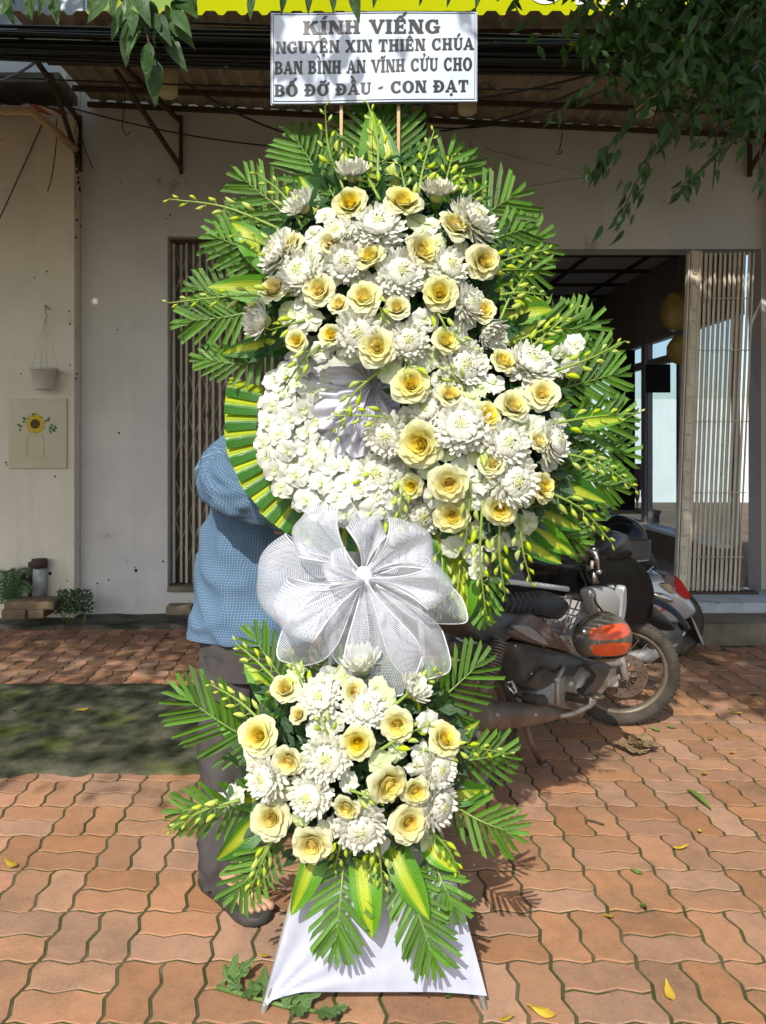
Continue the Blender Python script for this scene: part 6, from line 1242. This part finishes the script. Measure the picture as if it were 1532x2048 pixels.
def inzone(x, y, z):  # crown region shaped to shade facade and back ground, keeping the stand sunlit
    if z < 1.355 + .60 * y + .22: return False                        # stay above what the camera sees
    if x > -2.05 and z > 4.6 + (4.2 - y) * .84 - .12: return False     # leave the signboard in the sun
    if y > .85: return True
    if x < -1.75 and y > -1.35: return R() < .45
    if x > .42 and y > -.45: return True
    return False
cr_ = MB(); cnt = 0; cl = []
while len(cl) < 3000:
    c = V((U(-6.2, 4.8), U(-1.5, 4.1), U(3.55, 5.9)))
    if inzone(*c): cl.append(c)
while len(cl) < 3400:  # extra unseen leaf clusters added to keep sun flecks off the left wall
    c = V((U(-4.2, -1.6), U(2.3, 4.1), U(3.6, 5.4)))
    if inzone(*c): cl.append(c)
while len(cl) < 4000:  # more unseen clusters added at the back edge to shade the facade
    c = V((U(-5.5, 3.5), U(3.0, 4.1), U(3.7, 5.6)))
    if inzone(*c): cl.append(c)
for c in cl:
    for k in range(34):
        p = c + V((random.gauss(0, .17), random.gauss(0, .17), random.gauss(0, .13)))
        if not inzone(*p): continue
        a = U(0, 6.28); d = V((cos(a), sin(a), U(-1.1, .2))).normalized(); s_ = d.cross(V((U(-.5, .5), U(-.5, .5), 1))).normalized(); L = U(.08, .13); w_ = L * .24
        cr_.poly([p, p + d * L * .45 + s_ * w_, p + d * L, p + d * L * .45 - s_ * w_], uvs=[(.5, 0), (0, .5), (.5, 1), (1, .5)])
tag(cr_.build('crown', M['ficus'], tree, smooth=False), kind='stuff')
def leafat(parent, p, d, L, nrm=(0, -1, 0), wf=1.0):
    d = V(d).normalized(); x = d.cross(V(nrm)).normalized(); z = x.cross(d); Mx = Matrix((x * L * wf, d * L, z * L)).transposed().to_4x4(); Mx.translation = V(p); return new('leaf', random.choice(fl_), parent, Mx)
# near twig at upper left: leaf by leaf
YN = 1.46
tw = MB().tube(catmull([P(310, -260, YN + .1), P(292, -60, YN), P(286, 20, YN), P(303, 110, YN)], 6), [.0035 - .00012 * i for i in range(19)], 6).build('branch', M['bark'], tree)
for (x0, y0, x1, y1) in [(214, -8, 174, 36), (255, 6, 214, 68), (278, -20, 288, 34), (258, 52, 244, 126), (280, 56, 250, 104), (292, 20, 322, 62), (299, 84, 289, 162), (309, 116, 306, 204), (334, 70, 369, 138), (338, 40, 390, 86), (322, 50, 330, 94), (346, 0, 362, 44), (300, 0, 318, 60), (268, 20, 262, 62), (240, -20, 262, 14), (312, 60, 300, 96), (318, -20, 372, -2), (280, 30, 300, 74), (360, -10, 388, 22), (230, -15, 222, 22), (196, -18, 186, 14), (330, 10, 344, 46), (270, -18, 246, 24), (385, -20, 392, 18), (312, 26, 334, 76), (262, 40, 236, 78), (345, 20, 378, 58)]:
    a, b = P(x0, y0, YN + U(-.03, .03)), P(x1, y1, YN + U(-.05, .03)); leafat(tw, a, b - a, (b - a).length, (U(-.4, .4), -1, U(-.2, .5)), U(.85, 1.15))
tw2 = MB().tube(catmull([P(-60, -60, 1.7), P(60, -20, 1.7), P(150, -30, 1.75)], 6), .003, 6).build('branch', M['bark'], tree)
for k in range(26): x = U(-20, 150); a = P(x, U(-40, 5), U(1.65, 1.8)); b = a + V((U(-.02, .02), U(-.02, .02), -U(.03, .055))); leafat(tw2, a, b - a, (b - a).length, (U(-.7, .7), -1, U(-.3, .3)), U(.7, 1.1))
# leaves hanging just above the board and the spray that shades it
tw3 = MB().tube(catmull([P(420, -900, 1.5), P(470, -500, 1.46), P(560, -160, 1.45), P(700, -30, 1.46), P(790, -30, 1.5)], 6), [.004 - .0001 * i for i in range(25)], 6).build('branch', M['bark'], tree)
for (x0, y0, x1, y1) in [(507, -24, 497, 36), (569, -40, 566, 22), (619, -45, 616, 20), (664, -30, 668, 24), (704, -36, 716, 43), (752, -40, 749, 14), (964, -50, 953, 14), (850, -60, 846, 4), (905, -60, 902, 6)]:
    a, b = P(x0, y0, YN), P(x1, y1, YN); leafat(tw3, a, b - a, (b - a).length, (U(-.4, .4), -1, U(-.2, .5)), .85)
sv = V((SX, SY, SZ))
for k in range(22):                                                     # on the sun's side of the board
    tx, ty = U(560, 740), U(30, 170); t = U(.50, .66); p = P(tx, ty, 2.11) - sv * t; leafat(tw3, p, V((U(-.5, .5), U(-.3, .3), -1)), U(.06, .10), (U(-.5, .5), -1, U(0, .8)))
# big hanging foliage at right
right = [[(1640, -80, 3.0), (1480, 10, 2.9), (1360, 70, 2.9), (1240, 130, 2.9), (1110, 225, 2.95)], [(1620, -60, 3.1), (1400, -10, 3.0), (1280, 50, 3.0), (1215, 60, 3.0), (1165, 110, 3.0)], [(1640, 60, 2.8), (1500, 120, 2.8), (1390, 220, 2.85), (1310, 300, 2.9), (1260, 390, 2.9), (1235, 455, 2.9)],
         [(1500, 60, 2.9), (1400, 150, 2.9), (1290, 210, 2.9), (1205, 310, 2.95), (1190, 340, 2.95)], [(1600, 180, 2.9), (1480, 270, 2.9), (1400, 340, 2.9), (1345, 385, 2.9)], [(1660, 100, 2.7), (1540, 220, 2.7), (1515, 370, 2.7)], [(1450, -60, 2.6), (1400, 40, 2.55), (1370, 120, 2.55), (1345, 150, 2.55)], [(1600, -40, 2.7), (1500, 30, 2.65), (1440, 80, 2.65)], [(1500, 150, 3.0), (1440, 240, 3.0), (1430, 330, 3.0), (1425, 380, 3.0)], [(1400, 130, 3.1), (1330, 180, 3.1), (1300, 260, 3.1)]]
nl = 0
for br_ in right:
    pts = catmull([P(*q) for q in br_], 8); o = MB().tube(pts, [max(.0015, .006 - .0045 * i / len(pts)) for i in range(len(pts))], 6).build('branch', M['bark'], tree); n = int(len(pts) * .8)
    for k in range(n):
        t = (k + R()) / n; q = t * (len(pts) - 1); j = min(int(q), len(pts) - 2); p = pts[j].lerp(pts[j + 1], q - j); d = (pts[j + 1] - pts[j]).normalized()
        for h in range(1 if t < .3 else 2):
            off = V((U(-1, 1), U(-1, 1), U(-.6, .6))) * U(.0, .075); dr = (d * .5 + V((U(-.8, .8), U(-.6, .6), -U(.5, 1.2)))).normalized(); L = U(.048, .085)
            if nl < 290: leafat(o, p + off, dr, L, (U(-.8, .8), -1, U(-.6, .6)), U(.6, .9)); nl += 1
far = MB(); vs = [figleaf(9)]
for k in range(2600):
    x = 1532 - abs(random.gauss(0, 165)); y = abs(random.gauss(0, 120)) - 40
    lim = lerp(70, 290, max(0, min(1, (x - 1080) / 320))) + 45 * noise.noise(V((x * .02, 0, 0)))
    if y > lim: continue
    p = P(x + 12 * noise.noise(V((x * .05, y * .05, 1))), y, U(2.75, 3.5)); a = U(0, 6.28); d = V((cos(a) * .8, sin(a) * .5, -U(.2, 1.2))).normalized(); s_ = d.cross(V((U(-.8, .8), -1, U(-.8, .8)))).normalized(); L = U(.045, .08); w_ = L * .20
    far.poly([p, p + d * L * .35 + s_ * w_, p + d * L * .7 + s_ * w_ * .6, p + d * L, p + d * L * .7 - s_ * w_ * .6, p + d * L * .35 - s_ * w_], uvs=[(.5, 0), (0, .35), (.1, .7), (.5, 1), (.9, .7), (1, .35)])
tag(far.build('hanging_foliage', M['ficus'], tree, smooth=False), kind='stuff')
# ---- fallen leaves on the pavement
def gp(px, py, z=.006): Yg = F * (H - z) / (py - CY); return P(px, py, Yg)
FL2 = [(20, 1730, 30, 'y', 'curled yellow leaf at the left edge of the pavement'), (1362, 1698, 24, 'y', 'yellow leaf on the pavement below the crushed carton'), (1288, 1817, 24, 'g', 'yellow green leaf at right of the palm shadow'), (1219, 1836, 20, 'y', 'small yellow leaf lying on a paver joint at right'), (1082, 2026, 48, 'y', 'long yellow leaf at the bottom right of the stand'), (1338, 1988, 36, 'y', 'narrow brownish yellow leaf at the lower right'), (1013, 2042, 26, 'y', 'yellow green leaf at the bottom edge right of the stand'), (1409, 1549, 20, 'y', 'orange yellow leaf near the crushed carton'), (1400, 1665, 16, 'y', 'tiny yellow leaf right of the long grass blade'), (1310, 1460, 20, 'g', 'left green leaf of two behind the crushed carton'), (1341, 1455, 18, 'g', 'right green leaf of two behind the crushed carton'), (1512, 1403, 16, 'y', 'yellow leaf at the right edge behind the bikes'), (1475, 1427, 18, 'y', 'dull yellow leaf right of the front wheel'), (1464, 1507, 16, 'y', 'small brown leaf at right edge of the pavement'), (895, 1996, 26, 'g', 'green leaf tucked under the right end of the white cloth'), (530, 1916, 22, 'y', 'yellow leaf left of the white cloth'), (332, 1667, 14, 'y', 'tiny yellow scrap left of the lower spray'), (160, 1421, 30, 'y', 'tan curled leaf on the mossy concrete'), (355, 1427, 14, 'y', 'yellow leaf on the mossy concrete beside the person'), (26, 1421, 16, 'g', 'small green leaf at the left edge of the mossy concrete'), (1272, 1745, 22, 'g', 'pale flower scrap in the joint above two yellow leaves'), (1100, 1442, 34, 'g', 'green leaf under the motorbike muffler'), (1420, 1480, 20, 'g', 'green leaf right of the crushed carton')]
for (x, y, L, c, lab) in FL2:
    p = gp(x, y, .014 if (x < 400 and 1380 < y < 1560) else .006); a = U(0, 6.28); d = V((cos(a), sin(a), .06)); Lw = L * p.y / F * 1.25; me = figleaf(int(x)); mm = me.mesh('fallen_leaf', M['yleaf' if c == 'y' else 'gleaf']); xx = d.cross(V((0, 0, 1))).normalized(); Mx = Matrix((xx * Lw * 1.1, d.normalized() * Lw, V((0, 0, -1)) * Lw)).transposed().to_4x4(); Mx.translation = p - d.normalized() * Lw * .5 + V((0, 0, .006))
    tag(new('fallen_leaf', mm, None, Mx), lab, 'leaf', 'fallen leaves on the pavement')
a, b = gp(1375, 1579), gp(1423, 1621); dd = (b - a); s_ = V((-dd.y, dd.x, 0)).normalized()
tag(MB().grid(lambda u, v: (a + dd * v + s_ * (2 * u - 1) * .012 * sin(pi * min(1, .15 + .85 * v)) + V((0, 0, .004 + .01 * sin(pi * v) - .006 * (1 - abs(2 * u - 1)))),), 4, 10).build('grass_blade', M['gleaf']), 'long green cut leaf blade on the pavement at right', 'leaf')
tag(MB().tube([gp(1175, 1640), gp(1190, 1643), gp(1208, 1649)], .004, 6).build('twig', M['bark']), 'short dark twig on the pavement at right', 'twig')
# crushed carton
cc = gp(1272, 1500); ct = thing('crushed_carton', cc, 'crushed muddy brown carton lying on the pavement behind the lit pavers', 'carton'); M['mud'] = mat('muddy cardboard', (.17, .115, .06), .85, .2, c2=(.30, .23, .13), ns=20, bmp=.5, bs_=60); k = cc.y / F
for i, (dx, dy, sx_, sy_, rz, ry, rx) in enumerate([(-12, 0, 46, 60, .5, .15, .1), (8, 4, 40, 50, -.4, -.35, .4), (0, 10, 34, 44, .9, .8, .2), (16, -6, 44, 30, .1, .1, -.3), (-4, -4, 24, 30, 1.3, 1.0, .5), (30, 0, 26, 20, .3, .1, .1)]):
    R3 = Matrix.Rotation(rz, 3, 'Z') @ Matrix.Rotation(ry, 3, 'Y') @ Matrix.Rotation(rx, 3, 'X')
    MB().grid(lambda u, v: (cc + V((dx * k, dy * k * 2, .012 + .3 * sx_ * k * abs(sin(ry)) + .004 * i)) + R3 @ V(((u - .5) * sx_ * k, (v - .5) * sy_ * k, .012 * noise.noise(V((u * 4, v * 4, i))))),), 8, 8).build('flap', M['mud'], ct)
# cut stem with lobed leaves in front of the cloth
M['chry'] = leaf_mat('chrysanthemum leaf', (.07, .15, .035), (.13, .22, .06), None, .5, .25, .15, wet=False)
cs = thing('cut_stem', gp(545, 1995), 'cut leafy green stem lying before the left corner of the white cloth', 'stem')
MB().tube([gp(434, 1974, .010), gp(500, 1993, .012), gp(570, 2012, .012), gp(652, 2026, .010)], [.0065, .006, .0055, .004], 8).build('stem', M['stemd'], cs)
def lobed(c, ang, L, lift):
    mb = MB(); out = []
    for k in range(37):
        t = k / 36; a = lerp(-2.75, 2.75, t); r = .5 + .5 * (1 - abs(a) / 3.2); r *= (1 + .26 * cos(a * 5.2)) * (1 + .07 * sin(a * 23)); out.append((r * cos(a) * .62 + .32, r * sin(a) * .52))
    ca, sa_ = cos(ang), sin(ang); c0 = mb.vert(c + V((0, 0, lift * .6)), (.5, .3)); ids = []
    for (x, y) in out: p = V(((x * ca - y * sa_) * L, (x * sa_ + y * ca) * L, lift * (x * 1.1) + .10 * L * abs(y) + .012 * noise.noise(V((x * 5, y * 5, L * 40))))); ids.append(mb.vert(c + p + V((0, 0, .004)), (y + .5, x)))
    for p, q in zip(ids, ids[1:]): mb.face((c0, p, q))
    return mb.build('leaf', M['chry'], cs)
for (x, y, an, L, lf) in [(452, 1972, 1.2, .055, .03), (470, 1962, .5, .05, .03), (488, 1992, -.6, .05, .02), (500, 1990, 1.0, .05, .01), (560, 2010, .9, .085, .03), (600, 2016, 1.0, .085, .03), (590, 2018, -1.2, .05, .01), (640, 2024, -.9, .055, .01), (655, 2030, .1, .045, .01), (480, 1986, 2.5, .04, .02), (540, 2004, 1.9, .06, .03)]: lobed(gp(x, y, .010), an, L, lf)
